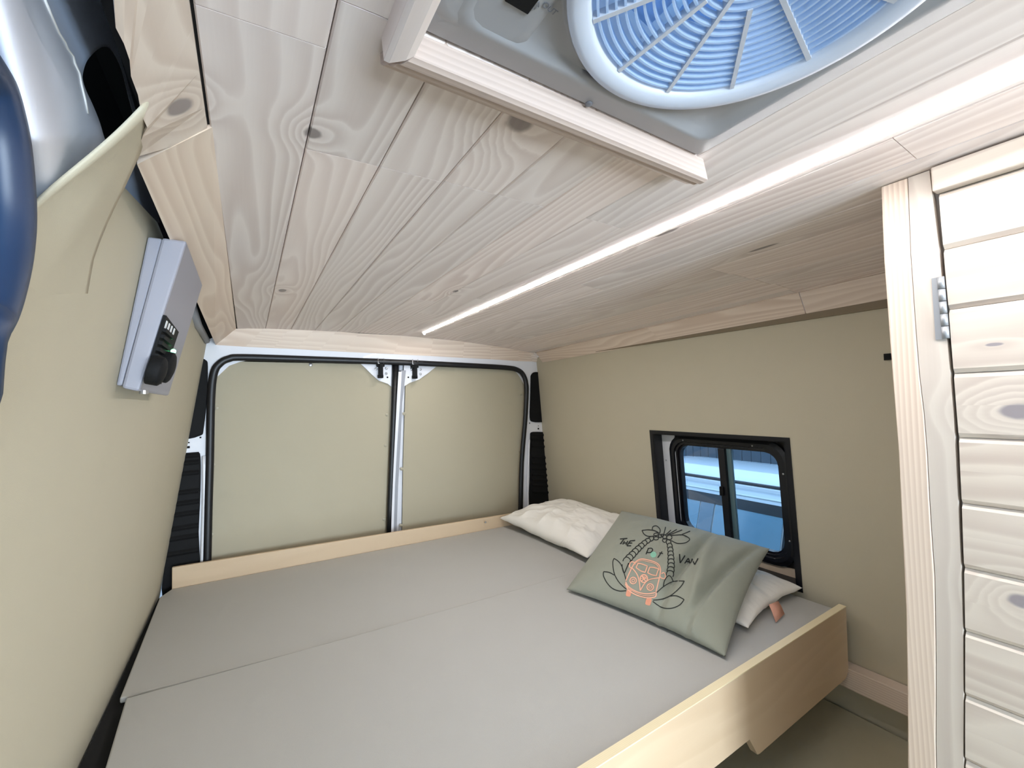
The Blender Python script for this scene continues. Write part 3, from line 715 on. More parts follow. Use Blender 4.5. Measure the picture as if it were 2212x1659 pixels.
# centre white post edge (right door leading edge)
def door(name, label, pan, extra):
    t = thing(name, od(*pan[0], 2.16), label, 'door', kind='structure')
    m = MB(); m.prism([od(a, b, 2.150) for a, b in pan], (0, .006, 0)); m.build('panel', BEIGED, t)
    return t
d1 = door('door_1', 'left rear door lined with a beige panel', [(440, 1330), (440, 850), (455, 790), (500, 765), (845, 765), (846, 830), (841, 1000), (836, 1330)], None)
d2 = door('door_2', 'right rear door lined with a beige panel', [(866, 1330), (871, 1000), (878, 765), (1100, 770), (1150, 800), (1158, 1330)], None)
m = MB(); m.prism([od(a, b, 2.165) for a, b in [(430, 1330), (430, 700), (860, 700), (853, 1000), (845, 1330)]], (0, .03, 0)); m.build('door_skin', WMETAL, d1)
m = MB(); m.prism([od(a, b, 2.165) for a, b in [(850, 1330), (858, 1000), (865, 700), (1170, 700), (1170, 1330)]], (0, .03, 0)); m.build('door_skin', WMETAL, d2)
m = MB(); m.prism([od(a, b, 2.142) for a, b in [(846, 800), (850, 800), (845, 1000), (840, 1200), (836, 1200), (842, 1000)]], (0, .012, 0)); m.build('door_edge', WMETAL, d1)
m = MB(); m.prism([od(a, b, 2.120) for a, b in [(861, 803), (868, 803), (864, 870), (858, 960), (853, 1050), (849, 1200), (843, 1200), (848, 1050), (853, 950), (857, 870)]], (0, .02, 0)); m.build('door_edge', WMETAL, d2)
m = MB(); m.prism([od(a, b, 2.135) for a, b in [(866, 800), (877, 800), (869, 870), (865, 960), (860, 1050), (855, 1200), (848, 1200), (853, 1050), (858, 950), (863, 870)]], (0, .012, 0)); m.build('door_return', mat('grey_metal', (150, 152, 158), .4), d2)
# corner metal slivers
m = MB(); m.prism([od(a, b, 2.146) for a, b in [(468, 815), (478, 790), (500, 778), (560, 775), (520, 781), (495, 790)]], (0, .003, 0)); m.build('corner_metal', WMETAL, d1)
m = MB(); m.prism([od(a, b, 2.146) for a, b in [(1108, 796), (1126, 804), (1132, 830), (1122, 812)]], (0, .003, 0)); m.build('corner_metal', WMETAL, d2)
# latch brackets
def bracket(parent, poly, latch, bolts, holep):
    m = MB(); m.prism([od(a, b, 2.140) for a, b in poly], (0, .006, 0)); br = m.build('lock_bracket', WMETAL, parent)
    for a, b in bolts:
        m = MB(); m.cyl(od(a, b, 2.140), (0, -1, 0), .0068, .003, 6, dome=.001); m.cyl(od(a, b, 2.139), (0, -1, 0), .004, .007, 10, dome=.001); m.build('bolt', STEEL, br)
    m = MB(); m.cyl(od(*holep, 2.139), (0, -1, 0), .0045, .0008, 12); m.build('hole_plug', BLACK, br)
    x, y = latch; m = MB()
    p = od(x, y, 2.115); m.box((p.x - .0085, p.y - .01, p.z - .028), (p.x + .0085, p.y + .02, p.z + .035)); m.box((p.x - .012, p.y - .008, p.z - .038), (p.x + .010, p.y + .02, p.z - .022)); m.box((p.x - .018, p.y - .004, p.z + .018), (p.x + .018, p.y + .02, p.z + .036))
    m.build('latch', BLACK, br, bevel=.002)
    m = MB(); q = od(x, y - 20, 2.108); m.tube([q + Vector((-.014, 0, .014)), q + Vector((-.014, 0, -.012)), q + Vector((.014, 0, -.012)), q + Vector((.014, 0, .014))], .0022, 6); m.build('latch_wire', STEEL, br)
bracket(d1, [(776, 783), (846, 786), (848, 838), (838, 829), (818, 822), (802, 808), (789, 795)], (823, 800), [(812, 797), (834, 796), (834, 807)], (837, 815))
bracket(d2, [(873, 787), (942, 792), (925, 806), (905, 820), (885, 827), (871, 836)], (897, 802), [(888, 798), (908, 798), (908, 808)], (882, 815))
for par, pts in ((d1, [(671, 788), (836, 896), (833, 962), (830, 1122), (468, 881), (461, 1004), (457, 1155)]), (d2, [(873, 894), (868, 1013), (866, 1135), (1127, 853), (1123, 975), (1126, 1075), (1033, 800)])):
    for a, b in pts:
        m = MB(); m.cyl(od(a, b, 2.150), (0, -1, 0), .0085, .0012, 14, dome=.0015); m.cyl(od(a, b, 2.148), (0, -1, 0), .004, .003, 8, dome=.001); m.build('panel_screw', STEEL if par is d1 and b < 800 else mat('painted_screw', (176, 168, 146), .35), par)
# pillar pockets
def pocket(name, poly, label, y=2.124, ribs=None, group=None):
    t = thing(name, od(*poly[0], y), label, 'pillar cover')
    P = smooth([od(a, b, y) for a, b in poly + [poly[0]]], 3)[:-1]
    m = MB(); c = sum(P, Vector()) / len(P); inn = [p.lerp(c, .05) + Vector((0, .0015, 0)) for p in P]
    m.loft([[p + Vector((0, .012, 0)) for p in P], P, inn], True, 0, False); m.face([len(m.v) - len(P) + i for i in range(len(P))]); m.build('cover_plate', BLACK, t)
    if ribs:
        for (ax, ay), (bx, by) in ribs:
            m = MB(); a = od(ax, ay, y - .001); b = od(bx, by, y - .001); u = Vector((0, 0, 1))
            m.hexa([a, b, b + Vector((0, .006, 0)), a + Vector((0, .006, 0)), a + Vector((0, -.006, .010)), b + Vector((0, -.006, .010)), b + Vector((0, .004, .022)), a + Vector((0, .004, .022))]); m.build('rib', BLACK, t, bevel=.0015)
    return t
pocket('pillar_cover', [(424, 790), (432, 775), (445, 778), (449, 792), (447, 860), (440, 925), (433, 941), (394, 945), (404, 890), (415, 830)], 'smooth black cover high on the left rear pillar')
lr = []
for k, yy in enumerate([992, 1008, 1031, 1072, 1096, 1120, 1150, 1172, 1205]):
    t_ = (yy - 985) / 230; lr.append(((382 - 22 * t_, yy), (430 - 1 * t_, yy - 4 - 8 * t_)))
pocket('pillar_cover', [(388, 983), (400, 979), (425, 979), (433, 987), (433, 1060), (429, 1150), (426, 1250), (352, 1300), (362, 1180), (374, 1080)], 'ribbed black cover low on the left rear pillar above the bed', ribs=lr)
pocket('pillar_cover', [(1147, 812), (1152, 805), (1162, 804), (1170, 812), (1177, 855), (1183, 895), (1181, 908), (1172, 912), (1150, 911), (1145, 900), (1146, 860)], 'smooth black cover high on the right rear pillar')
rr2 = []
for k, yy in enumerate([942, 954, 967, 991, 1004, 1016, 1029, 1040, 1052, 1066]):
    t_ = (yy - 935) / 150; rr2.append(((1149 + 1 * t_, yy), (1184 + 8 * t_, yy + 1)))
pocket('pillar_cover', [(1146, 937), (1152, 933), (1180, 934), (1188, 940), (1192, 980), (1199, 1060), (1202, 1130), (1147, 1130), (1145, 1030)], 'ribbed black cover low on the right rear pillar behind the white pillow', ribs=rr2)
m = MB()
for a, b, s in ((407, 966, .0045), (408, 956, .0025), (433, 945, .003), (1163, 926, .0045), (1163, 920, .002), (1144, 914, .003), (1183, 915, .003)):
    p = od(a, b, YD - .001); m.box((p.x - s, p.y - .001, p.z - s), (p.x + s, p.y + .002, p.z + s))
tag(m.build('trim_12', DARK), kind='structure')
# pale metal lip beside the seal on both pillars
m = MB(); m.tube(smooth([od(a, b, 2.122) for a, b in [(441, 985), (441, 1100), (436, 1240)]]), .008, 8); m.tube(smooth([od(a, b, 2.122) for a, b in [(1143, 950), (1140, 1040), (1141, 1120)]]), .006, 8)
tag(m.build('trim_13', WMETAL), kind='structure')
# exposed roof brackets in the left corner gap
m = MB(); m.tube([onx(405, 640, -.14), onx(425, 700, -.14), onx(445, 735, -.14)], .014, 8)
tag(m.build('trim_14', mat('grey_wire_loom', (150, 152, 156), .6)), kind='structure')
m = MB(); q = onx(409, 652, -.13); m.box((q.x - .012, q.y - .03, q.z - .008), (q.x + .006, q.y + .03, q.z + .004), 0, (0, 1, 0))
tag(m.build('wood_offcut', STUD), 'small pale wood offcut tucked above the left wall near the power box', 'wood block')

# ------------------------------------------------------------------ bed
ZB = -.676
bed = thing('bed_platform', (.65, 1.3, -.86), 'raised camper bed base with birch ply edge boards across the van', 'bed')
m = MB()
def bz(a, b, z=ZB): return onz(a, b, z)
r0 = bz(371, 1272); r1 = Vector((1.545, 1.985, ZB))
m.hexa([r0 + Vector((0, .0, -.05)), r1 + Vector((0, 0, -.05)), r1 + Vector((0, .015, -.05)), r0 + Vector((0, .015, -.05)), r0 + Vector((0, 0, .079)), r1 + Vector((0, 0, .055)), r1 + Vector((0, .015, .055)), r0 + Vector((0, .015, .079))], 0, (1, 0, 0), r=.5)
m.build('rear_board', PLY, bed, bevel=.003)
m = MB(); yf = .592; xa, xb = -.20, 1.545
prof = [(xa, -.655), (xb, -.655), (xb - .008, -.845), (xb - .03, -.858), (1.04, -.862), (1.03, -.86), (1.0, -.812), (.70, -.812), (xa, -.812)]
m.prism([Vector((x, yf, z)) for x, z in prof], (0, .018, 0), 0, (1, 0, 0), r=.5); fb = m.build('front_board', PLY, bed, bevel=.001)
m = MB(); m.box((xa, yf - .0005, -.6553), (xb, yf + .0185, -.653), 0, (1, 0, 0)); m.build('front_board_edge', PLYEDGE, bed)
p = od(1043, 1136, r0.y * .99); m = MB(); m.cyl(Vector((1.055, 1.995, -.632)), (0, -1, 0), .005, .003, 12, dome=.001); m.build('screw', STEEL, bed)
m = MB(); m.box((-.284, .62, -.72), (-.20, 2.07, -.698)); m.build('gap_shade_strip', DARK, bed)  # dark strip added below the side gap, shade put into its colour
for x in (.0, .65, 1.3):
    m = MB(); m.box((x - .03, .612, -.76), (x + .03, 1.95, -.692), 0, (0, 1, 0)); m.build('bearer', STUD, bed)
th = .014
sL = bz(258, 1509); sR = Vector((1.545, 1.300, ZB)); sm_ = bz(753, 1379); sm2 = bz(1100, 1280)
rb = [r0 + Vector((0, -.002, 0)), r1 + Vector((.0, -.002, 0)), sR + Vector((0, .001, 0)), sm2 + Vector((0, .0015, 0)), sm_ + Vector((0, .0015, 0)), sL + Vector((0, .002, 0)), bz(345, 1290)]
m = MB(); m.prism(rb, (0, 0, -th)); tag(m.build('bed_board', BEDV, bevel=.0035), 'rear grey vinyl covered bed board beside the back doors', 'bed board', 'grey bed boards')
fb_ = [Vector((xa - .005, yf + .0195, ZB)), Vector((xa - .02, .80, ZB)), bz(228, 1659), bz(272, 1511), sm_ + Vector((0, -.0015, 0)), sm2 + Vector((0, -.0015, 0)), sR + Vector((0, -.001, 0)), Vector((1.545, yf + .0195, ZB))]
fb_ = [p + Vector((0, 0, .0035)) for p in fb_]
m = MB(); m.prism(fb_, (0, 0, -th)); tag(m.build('bed_board', BEDV, bevel=.0035), 'front grey vinyl covered bed board carrying the printed grey pillow', 'bed board', 'grey bed boards')
# batten, lower box, floor
m = MB(); m.hexa([(1.535, .27, -.897), (1.583, .27, -.897), (1.583, .90, -.897), (1.535, .90, -.897), (1.535, .27, -.835), (1.579, .27, -.835), (1.579, .90, -.835), (1.535, .90, -.835)], 0, (0, 1, 0), r=.7)
bt0 = onx(1817, 1424, 1.55)
tag(m.build('wall_batten', STUD, bevel=.002), 'pine batten on the right wall running from bed to post', 'batten')
m = MB(); m.hexa([(1.02, .28, -1.54), (1.585, .28, -1.54), (1.585, 1.9, -1.54), (1.02, 1.9, -1.54), (1.02, .28, -1.02), (1.585, .28, -.99), (1.585, 1.9, -.99), (1.02, 1.9, -1.02)])
tag(m.build('wheel_arch_cover', OLIVE, bevel=.01), 'olive vinyl covered wheel arch box under the bed by the right wall', 'wheel arch box')
fl_ = MB(); fl_.box((-.45, -2.6, -1.57), (1.66, 2.2, -1.55)); tag(fl_.build('floor', mat('dark_floor_vinyl', (96, 92, 84), .7, noise_amt=.1)), kind='structure')

# ------------------------------------------------------------------ tall cabinet at right
XC = .888
cab = thing('tall_cabinet', (1.1, .0, -1.54), 'tall whitewashed pine cabinet with horizontal board door and corner post', 'cabinet')
def cx(a, b, x=XC): return onx(a, b, x)
m = MB()
def ext(p, q, z): return p + (q - p) * ((z - p.z) / (q.z - p.z))
zt_ = ceil(XC, .2) - .0015
def edge(pts):
    P = [cx(a, b) for a, b in pts]
    P[0] = Vector((XC, P[0].y, zt_)); P.append(Vector((XC, P[-1].y, -1.53))); return P
eA = edge([(1903, 398), (1909, 553), (1926, 786), (1942, 986), (1947, 1106), (1957, 1306), (1961, 1539), (1961, 1659)])
eB = edge([(1961, 382), (1968, 553), (1984, 786), (2001, 930), (2010, 1106), (2020, 1250), (2023, 1450), (2022, 1659)])
eC = edge([(2007, 370), (2030, 553), (2047, 753), (2059, 886), (2070, 1106), (2079, 1306), (2081, 1506), (2080, 1659)])
def yat(E, z):
    for a, b in zip(E, E[1:]):
        if z >= b.z: return a.y + (b.y - a.y) * ((z - a.z) / (b.z - a.z))
    return E[-1].y
def vstrip(mb, EL, ER, x, th, r, g=0):
    zs = [zt_ + (-1.53 - zt_) * k / 30 for k in range(31)]; off = (random.random() * 40, random.random() * 40)
    for z0, z1 in zip(zs, zs[1:]):
        l0, l1, r0_, r1_ = yat(EL, z0), yat(EL, z1), yat(ER, z0) + g, yat(ER, z1) + g
        for q in ([(x, l0, z0), (x, r0_, z0), (x, r1_, z1), (x, l1, z1)], [(x + th, r0_, z0), (x + th, l0, z0), (x + th, l1, z1), (x + th, r1_, z1)], [(x, r0_, z0), (x + th, r0_, z0), (x + th, r1_, z1), (x, r1_, z1)], [(x + th, l0, z0), (x, l0, z0), (x, l1, z1), (x + th, l1, z1)]):
            mb.poly([Vector(v) for v in q], 0, (0, 0, 1), off, False, r)
    mb.poly([Vector(v) for v in ((x, yat(EL, zt_), zt_), (x + th, yat(EL, zt_), zt_), (x + th, yat(ER, zt_) + g, zt_), (x, yat(ER, zt_) + g, zt_))], 0, (0, 1, 0), off, False, r)
m = MB(); vstrip(m, eA, eB, XC, .045, .75, .0008); m.build('corner_post', STUD, cab, bevel=.0015)
m = MB(); vstrip(m, eB, eC, XC + .001, .045, .35); m.build('door_jamb', PINE2, cab)
m = MB(); m.box((XC + .05, -.45, -1.53), (1.49, .19, .26)); m.build('carcass', PINE2, cab)
m = MB(); m.box((XC - .012, -.45, .297), (XC + .012, .1945, .334), 0, (0, 1, 0), r=.8); m.build('header_board', PINE2, cab, bevel=.002)
# door of horizontal boards
dz = [.296, .2095, .118, .0225, -.0725, -.169, -.263, -.356, -.450, -.545, -.64, -.735, -.83, -.925, -1.02, -1.115, -1.21, -1.305, -1.40, -1.5]
el = [cx(2027, 415), cx(2049, 668), cx(2071, 946), cx(2078, 1100), cx(2085, 1300), cx(2085, 1659)]
def ey_(z):
    for a, b in zip(el, el[1:]):
        if z >= b.z: return a.y + (b.y - a.y) * ((z - a.z) / (b.z - a.z))
    return el[-1].y
door_m = MB()
for k in range(len(dz) - 1):
    zt2, zb2 = dz[k], dz[k + 1]; off = (random.random() * 40, random.random() * 40); r = random.random()
    if k == 3: off = (7.3, 12.1)
    y1 = .190; y1t = ey_(zt2); y1b = ey_(zb2)
    sec = [(XC + .0125, zt2 - .0003), (XC + .006, zt2 - .0003), (XC + .0005, zt2 - .0068), (XC, (zt2 + zb2) / 2), (XC + .0005, zb2 + .0068), (XC + .006, zb2 + .0003), (XC + .0125, zb2 + .0003)]
    A = [Vector((x, lin2(y1t, y1b, (zt2 - z) / (zt2 - zb2)), z)) for x, z in sec]; B = [Vector((x, -.45, z)) for x, z in sec]
    for i in range(len(sec) - 1):
        door_m.poly([A[i], A[i + 1], B[i + 1], B[i]], 0, (0, 1, 0), off, False, r)
    door_m.poly(A, 0, (0, 1, 0), off, False, r)
    door_m.poly([A[0], A[-1], B[-1], B[0]], 0, (0, 1, 0), off, False, r)
door_m.box((XC + .0125, -.45, -1.5), (XC + .02, .189, .296), 0, (0, 1, 0))
dr = door_m.build('door', PINE2, cab)
h0, h1 = cx(2032, 598), cx(2044, 732)
for nm, k0 in (('hinge', 0),):
    m = MB(); n = 5
    for k in range(n):
        a = h0.lerp(h1, (k + .03) / n); b = h0.lerp(h1, (k + .97) / n); m.tube([a + Vector((-.001, 0, 0)), b + Vector((-.001, 0, 0))], .0042, 12)
    m.box((XC - .001, h0.y, h1.z), (XC + .001, h0.y + .010, h0.z)); m.build(nm, mat('dull_zinc', (165, 168, 172), .5, metal=.5), dr)

# ------------------------------------------------------------------ pillows
def pillow_obj(name, c, thick, matl, label, group=None, seed=1, wr=.006, pinch=.03, sag=None, nu=90, nv=60, cat='pillow', low=None, noisef=14, fn=None, lowf=.75):
    """c: corners (u0v0, u1v0, u1v1, u0v1) camera coords; thick: full thickness"""
    c = [Vector(p) for p in c]
    nrm = ((c[1] - c[0]).cross(c[3] - c[0])).normalized()
    if nrm.z < 0: nrm = -nrm
    def pos(u, v, side):
        U, Vv = 2 * u - 1, 2 * v - 1
        # pinched outline
        uu = .5 + .5 * U * (1 - pinch * (1 - Vv * Vv) ** 1.0) ; vv = .5 + .5 * Vv * (1 - pinch * 1.3 * (1 - U * U))
        p = c[0] * (1 - uu) * (1 - vv) + c[1] * uu * (1 - vv) + c[2] * uu * vv + c[3] * (1 - uu) * vv
        e = max(0, (1 - U ** 4) * (1 - Vv ** 4)); t = thick * .5 * (e ** .55) * (1 - .18 * U * U - .18 * Vv * Vv)
        ns = noise.fractal(Vector((u * noisef * .35 + seed * 7.1, v * noisef * .5, side * 3.1)), 1.0, 2.0, 4)
        edge = min(1, (1 - abs(U)) * 9 + (1 - abs(Vv)) * 9)
        rid = 1 - abs(noise.noise(Vector((u * noisef * .8 + seed, v * noisef * .45 + seed * 3, 5))))
        d = wr * (ns * .9 + (rid ** 3 - .4) * .8) * edge * (e ** .3 + .15)
        if fn: d += fn(u, v) * (1 if side > 0 else -.3)
        q = p + nrm * side * (t * (1.25 if side > 0 else lowf) + .0015) + nrm * d
        if low is not None and q.z < low + .001: q.z = low + .001 + (.0005 if side > 0 else 0)
        if sag: q = sag(q, u, v, side)
        return q
    m = MB()
    top = [[pos(i / nu, j / nv, 1) for i in range(nu + 1)] for j in range(nv + 1)]
    bot = [[pos(i / nu, j / nv, -1) for i in range(nu + 1)] for j in range(nv + 1)]
    # share the rim
    for j in range(nv + 1):
        for i in range(nu + 1):
            if i in (0, nu) or j in (0, nv): bot[j][i] = top[j][i]
    m.loft(top, False, 0, True); m.loft(bot, False, 0, True)
    return m, top
# far white pillow
def clampwall(q, u, v, s):
    q = q.copy(); w = xr(q.z) - .004
    if q.x > w: q.x = w
    if q.z < ZB + .004: q.z = ZB + .0045
    return q
m, _ = pillow_obj('pillow', [(1.165, 1.33, ZB + .030), (1.140, 1.995, ZB + .050), (1.53, 1.960, ZB + .085), (1.53, 1.32, ZB + .085)], .115, CLOTHW, '', seed=2, wr=.011, pinch=.05, sag=clampwall, noisef=9, nu=140, nv=90)
for mm in (m,): pass
o = m.build('pillow', CLOTHW); tag(o, 'plain white pillow lying along the wall in the far corner by the back doors', 'pillow')
p1 = o
m, _ = pillow_obj('pillow', [(1.185, .690, ZB + .022), (1.165, 1.29, ZB + .03), (1.53, 1.285, ZB + .05), (1.555, .715, ZB + .03)], .085, CLOTHW, '', seed=5, wr=.010, pinch=.07, sag=clampwall, noisef=9, nu=140, nv=90)
o = m.build('pillow', CLOTHW); tag(o, 'white pillow with peach tag squashed under the printed grey pillow', 'pillow')
WLp = o
m = MB(); ta = [onz(1661, 1306, -.635), onz(1681, 1298, -.635), onz(1695, 1326, -.665), onz(1676, 1345, -.668)]
ta = [Vector((p.x, p.y, p.z)) for p in ta]; m.loft([[ta[0], ta[1]], [ta[0].lerp(ta[3], .5) + Vector((0, 0, .004)), ta[1].lerp(ta[2], .5) + Vector((0, 0, .004))], [ta[3], ta[2]]], False, 0, True)
m.build('care_tag', PEACH, o, solid=.0006)
# grey pillow
gTL = onz(1343, 1104, -.500); gTR = onz(1663, 1186, -.525); gBR = onz(1567, 1420, ZB + .012); gBL = onz(1224, 1274, ZB + .012)
def gfold(u, v):
    # deep creases on the open end (u -> 1)
    d = 0
    for c0, sl_, w, a in ((.69, .10, .028, -.030), (.79, -.08, .035, .018), (.885, .16, .022, -.024), (.60, -.05, .05, .009)):
        x = (u - (c0 + sl_ * (v - .5))) / w; d += a * math.exp(-x * x) * math.sin(math.pi * min(1, max(0, v * .9 + .08)))
    return d
def gclamp(q, u, v, s):
    q = q.copy()
    if q.z < ZB + .0045: q.z = ZB + .005
    return q
m, gtop = pillow_obj('pillow', [gBL, gBR, gTR, gTL], .12, CLOTHG, '', seed=9, wr=.003, pinch=.045, sag=gclamp, noisef=6, fn=gfold, lowf=.3, nu=150, nv=100)
gp = m.build('pillow', CLOTHG); tag(gp, 'grey green pillow printed with palm trees, a camper van and lettering', 'pillow')
# printed drawing, laid on the pillow cloth
vs = [p for row in gtop for p in row]; nu1 = len(gtop[0]); fs = []
for j in range(len(gtop) - 1):
    for i in range(nu1 - 1): fs.append((j * nu1 + i, j * nu1 + i + 1, (j + 1) * nu1 + i + 1, (j + 1) * nu1 + i))
bvh = BVHTree.FromPolygons(vs, fs)
def hit(px, py, lift=.0009):
    d = ray(px, py).normalized(); h = bvh.ray_cast(Vector((0, 0, 0)), d)
    if h[0] is None: return None
    n = h[1]
    if n.dot(d) > 0: n = -n
    return h[0] + n * lift
C3 = lambda p: (1200 + p[0] / 6.636, 1080 + p[1] / 6.636)
C4 = lambda p: (1400 + p[0] / 4.74, 1100 + p[1] / 4.74)
def catm(P, closed=False, n=6, straight=False):
    if straight or len(P) < 3:
        out = []
        for a, b in zip(P, P[1:]):
            L_ = math.hypot(b[0] - a[0], b[1] - a[1]); k = max(1, int(L_ / 2))
            out += [(a[0] + (b[0] - a[0]) * i / k, a[1] + (b[1] - a[1]) * i / k) for i in range(k)]
        return out + [P[-1]]
    out = []; N_ = len(P)
    rng = range(N_ if closed else N_ - 1)
    for i in rng:
        g = (lambda k: P[k % N_]) if closed else (lambda k: P[max(0, min(N_ - 1, k))])
        p0, p1_, p2, p3 = g(i - 1), g(i), g(i + 1), g(i + 2)
        for k in range(n):
            t = k / n; out.append(tuple(.5 * (2 * p1_[q] + (p2[q] - p0[q]) * t + (2 * p0[q] - 5 * p1_[q] + 4 * p2[q] - p3[q]) * t * t + (3 * p1_[q] - p0[q] - 3 * p2[q] + p3[q]) * t ** 3) for q in (0, 1)))
    out.append(P[0] if closed else P[-1]); return out
def stroke(mb, P, w, closed=False, straight=False, lift=.0009):
    S = catm(P, closed, 6, straight); Lq = []
    for i in range(len(S)):
        a = S[max(i - 1, 0)]; b = S[min(i + 1, len(S) - 1)]; dx, dy = b[0] - a[0], b[1] - a[1]; l = math.hypot(dx, dy) or 1
        nx, ny = -dy / l * w / 2, dx / l * w / 2
        h1_ = hit(S[i][0] + nx, S[i][1] + ny, lift); h2_ = hit(S[i][0] - nx, S[i][1] - ny, lift)
        if h1_ is None or h2_ is None:
            if len(Lq) > 1: mb.loft(Lq, False, 0, True)
            Lq = []; continue
        Lq.append([h1_, h2_])
    if len(Lq) > 1: mb.loft(Lq, False, 0, True)
def fill(mb, P, lift=.0007):
    pts = [hit(x, y, lift) for x, y in P]
    if any(p is None for p in pts): return
    c = (sum(p[0] for p in P) / len(P), sum(p[1] for p in P) / len(P)); hc = hit(*c, lift)
    rings = [[hc] * len(P)] + [[hit(c[0] + (x - c[0]) * s, c[1] + (y - c[1]) * s, lift) for x, y in P] for s in (.35, .7, 1)]
    mb.loft(rings, True, 0, True)
def ell(c, a, b, n=18, ph=0, cv=C3): return [cv((c[0] + a * math.cos(2 * math.pi * k / n) * math.cos(ph) - b * math.sin(2 * math.pi * k / n) * math.sin(ph), c[1] + a * math.cos(2 * math.pi * k / n) * math.sin(ph) + b * math.sin(2 * math.pi * k / n) * math.cos(ph))) for k in range(n)]
bk = MB(); wk = 2.0
def S3(P, **k): stroke(bk, [C3(p) for p in P], k.pop('w', wk), **k)
def S4(P, **k): stroke(bk, [C4(p) for p in P], k.pop('w', wk), **k)
lt = 2.5
for P in ([(925, 562), (1032, 553)], [(985, 558), (930, 635)], [(990, 592), (965, 640)], [(1038, 590), (1012, 648)], [(975, 620), (1025, 618)], [(1068, 590), (1143, 583)], [(1050, 622), (1102, 620)], [(1022, 660), (1085, 660)], [(1070, 590), (1026, 658)]): S3(P, w=lt, straight=True)
S3([(1330, 700), (1297, 782)], w=2.3, straight=True); S3([(1322, 700), (1375, 696), (1392, 722), (1362, 755), (1312, 757)], w=2.3)
S3([(1528, 742), (1467, 830)], w=2.3, straight=True); S3([(1488, 762), (1542, 772)], w=2.3, straight=True)
for P in ([(320, 460), (326, 552)], [(326, 552), (376, 474)], [(372, 556), (410, 502)], [(410, 502), (430, 558)], [(385, 537), (424, 535)], [(436, 560), (450, 508)], [(450, 508), (478, 570)], [(478, 570), (514, 505)]): S4(P, w=2.6, straight=True)
def trunk(path, hw0, hw1, n):
    P = catm(path, False, 8); L_ = [0]
    for a, b in zip(P, P[1:]): L_.append(L_[-1] + math.hypot(b[0] - a[0], b[1] - a[1]))
    def at(s):
        s = max(0, min(.9999, s)) * L_[-1]
        for i in range(len(P) - 1):
            if L_[i + 1] >= s:
                t = (s - L_[i]) / max(1e-6, L_[i + 1] - L_[i]); x = P[i][0] + (P[i + 1][0] - P[i][0]) * t; y = P[i][1] + (P[i + 1][1] - P[i][1]) * t
                l = max(1e-6, L_[i + 1] - L_[i]); return x, y, (P[i + 1][0] - P[i][0]) / l, (P[i + 1][1] - P[i][1]) / l
    for k in range(n):
        s0_, s1_ = k / n, (k + 1) / n; hw = hw0 + (hw1 - hw0) * s0_
        x0, y0, tx, ty = at(s0_); x1, y1, ux, uy = at(s1_)
        # arc over the segment and bulged side lines
        arc = [(x0 - ty * hw * c_ - tx * hw * .55 * s_, y0 + tx * hw * c_ - ty * hw * .55 * s_) for c_, s_ in [(math.cos(q), math.sin(q)) for q in [math.pi * j / 6 for j in range(7)]]]
        S3(arc)
        for sg in (-1, 1):
            xm, ym = (x0 + x1) / 2, (y0 + y1) / 2
            S3([(x0 - ty * hw * sg, y0 + tx * hw * sg), (xm - ty * (hw + 7) * sg, ym + tx * (hw + 7) * sg), (x1 - uy * hw * sg, y1 + ux * hw * sg)])
trunk([(1395, 545), (1300, 600), (1230, 660), (1160, 725), (1095, 795), (1040, 850), (1005, 905)], 24, 48, 9)
trunk([(1612, 585), (1640, 660), (1650, 760), (1655, 860), (1655, 950), (1645, 1030), (1632, 1095)], 26, 48, 9)
S3([(955, 925), (960, 985), (985, 1050), (1015, 990), (1050, 905)])
S3([(1545, 1240), (1560, 1160), (1610, 1090), (1650, 1100), (1685, 1170)])
for c_, a, b, ph in (((1442, 495), 34, 18, -.15), ((1500, 520), 26, 22, 0), ((1565, 532), 28, 30, 0), ((1632, 540), 38, 34, 0), ((1440, 552), 36, 24, 0), ((1565, 582), 30, 28, 0), ((1530, 510), 20, 16, 0)):
    stroke(bk, ell(c_, a, b, 16, ph), wk, closed=True)
S3([(1240, 440), (1330, 430), (1420, 445), (1480, 482)]); S3([(1240, 440), (1270, 492), (1330, 524), (1412, 520)])
S3([(1385, 432), (1398, 386), (1450, 376), (1498, 425), (1492, 488)]); S3([(1385, 432), (1440, 450), (1490, 482)])
S3([(1578, 390), (1550, 502)], straight=True); S3([(1582, 500), (1655, 435)], straight=True); S3([(1600, 505), (1740, 425)], straight=True); S3([(1612, 512), (1815, 432)], straight=True)
S4([(240, 270), (300, 266), (345, 264), (392, 280), (425, 312), (380, 346), (300, 352), (236, 322)]); S4([(330, 268), (430, 226)], straight=True)
S3([(690, 1030), (690, 1090), (740, 1190), (820, 1270), (920, 1306), (1015, 1302)]); S3([(690, 1030), (770, 1040), (845, 1080)])
S3([(840, 840), (822, 900), (835, 1020), (862, 1100), (920, 1190), (1015, 1280)]); S3([(840, 840), (900, 880), (945, 940), (985, 1050), (1015, 1160)])
S3([(1450, 1330), (1550, 1240), (1680, 1172), (1848, 1165)]); S3([(1848, 1165), (1800, 1240), (1720, 1320), (1640, 1380), (1530, 1422), (1400, 1438)])
S3([(1645, 1380), (1740, 1378), (1845, 1430)]); S3([(1845, 1430), (1790, 1500), (1700, 1545), (1600, 1557), (1500, 1530), (1395, 1455)])
bk.build('palm_print', INK, gp, merge=False, recalc=True)
cr = MB(); wc = 2.3
def SC(P, **k): stroke(cr, [C3(p) for p in P], k.pop('w', wc), lift=.0011, **k)
SC([(1012, 1160), (1055, 1060), (1100, 965), (1150, 890), (1220, 852), (1300, 858), (1420, 892), (1482, 932), (1505, 990), (1498, 1080), (1470, 1200), (1440, 1320)])
SC([(1135, 935), (1165, 895), (1230, 872), (1300, 882), (1420, 915), (1472, 955), (1490, 1010)], w=1.3)
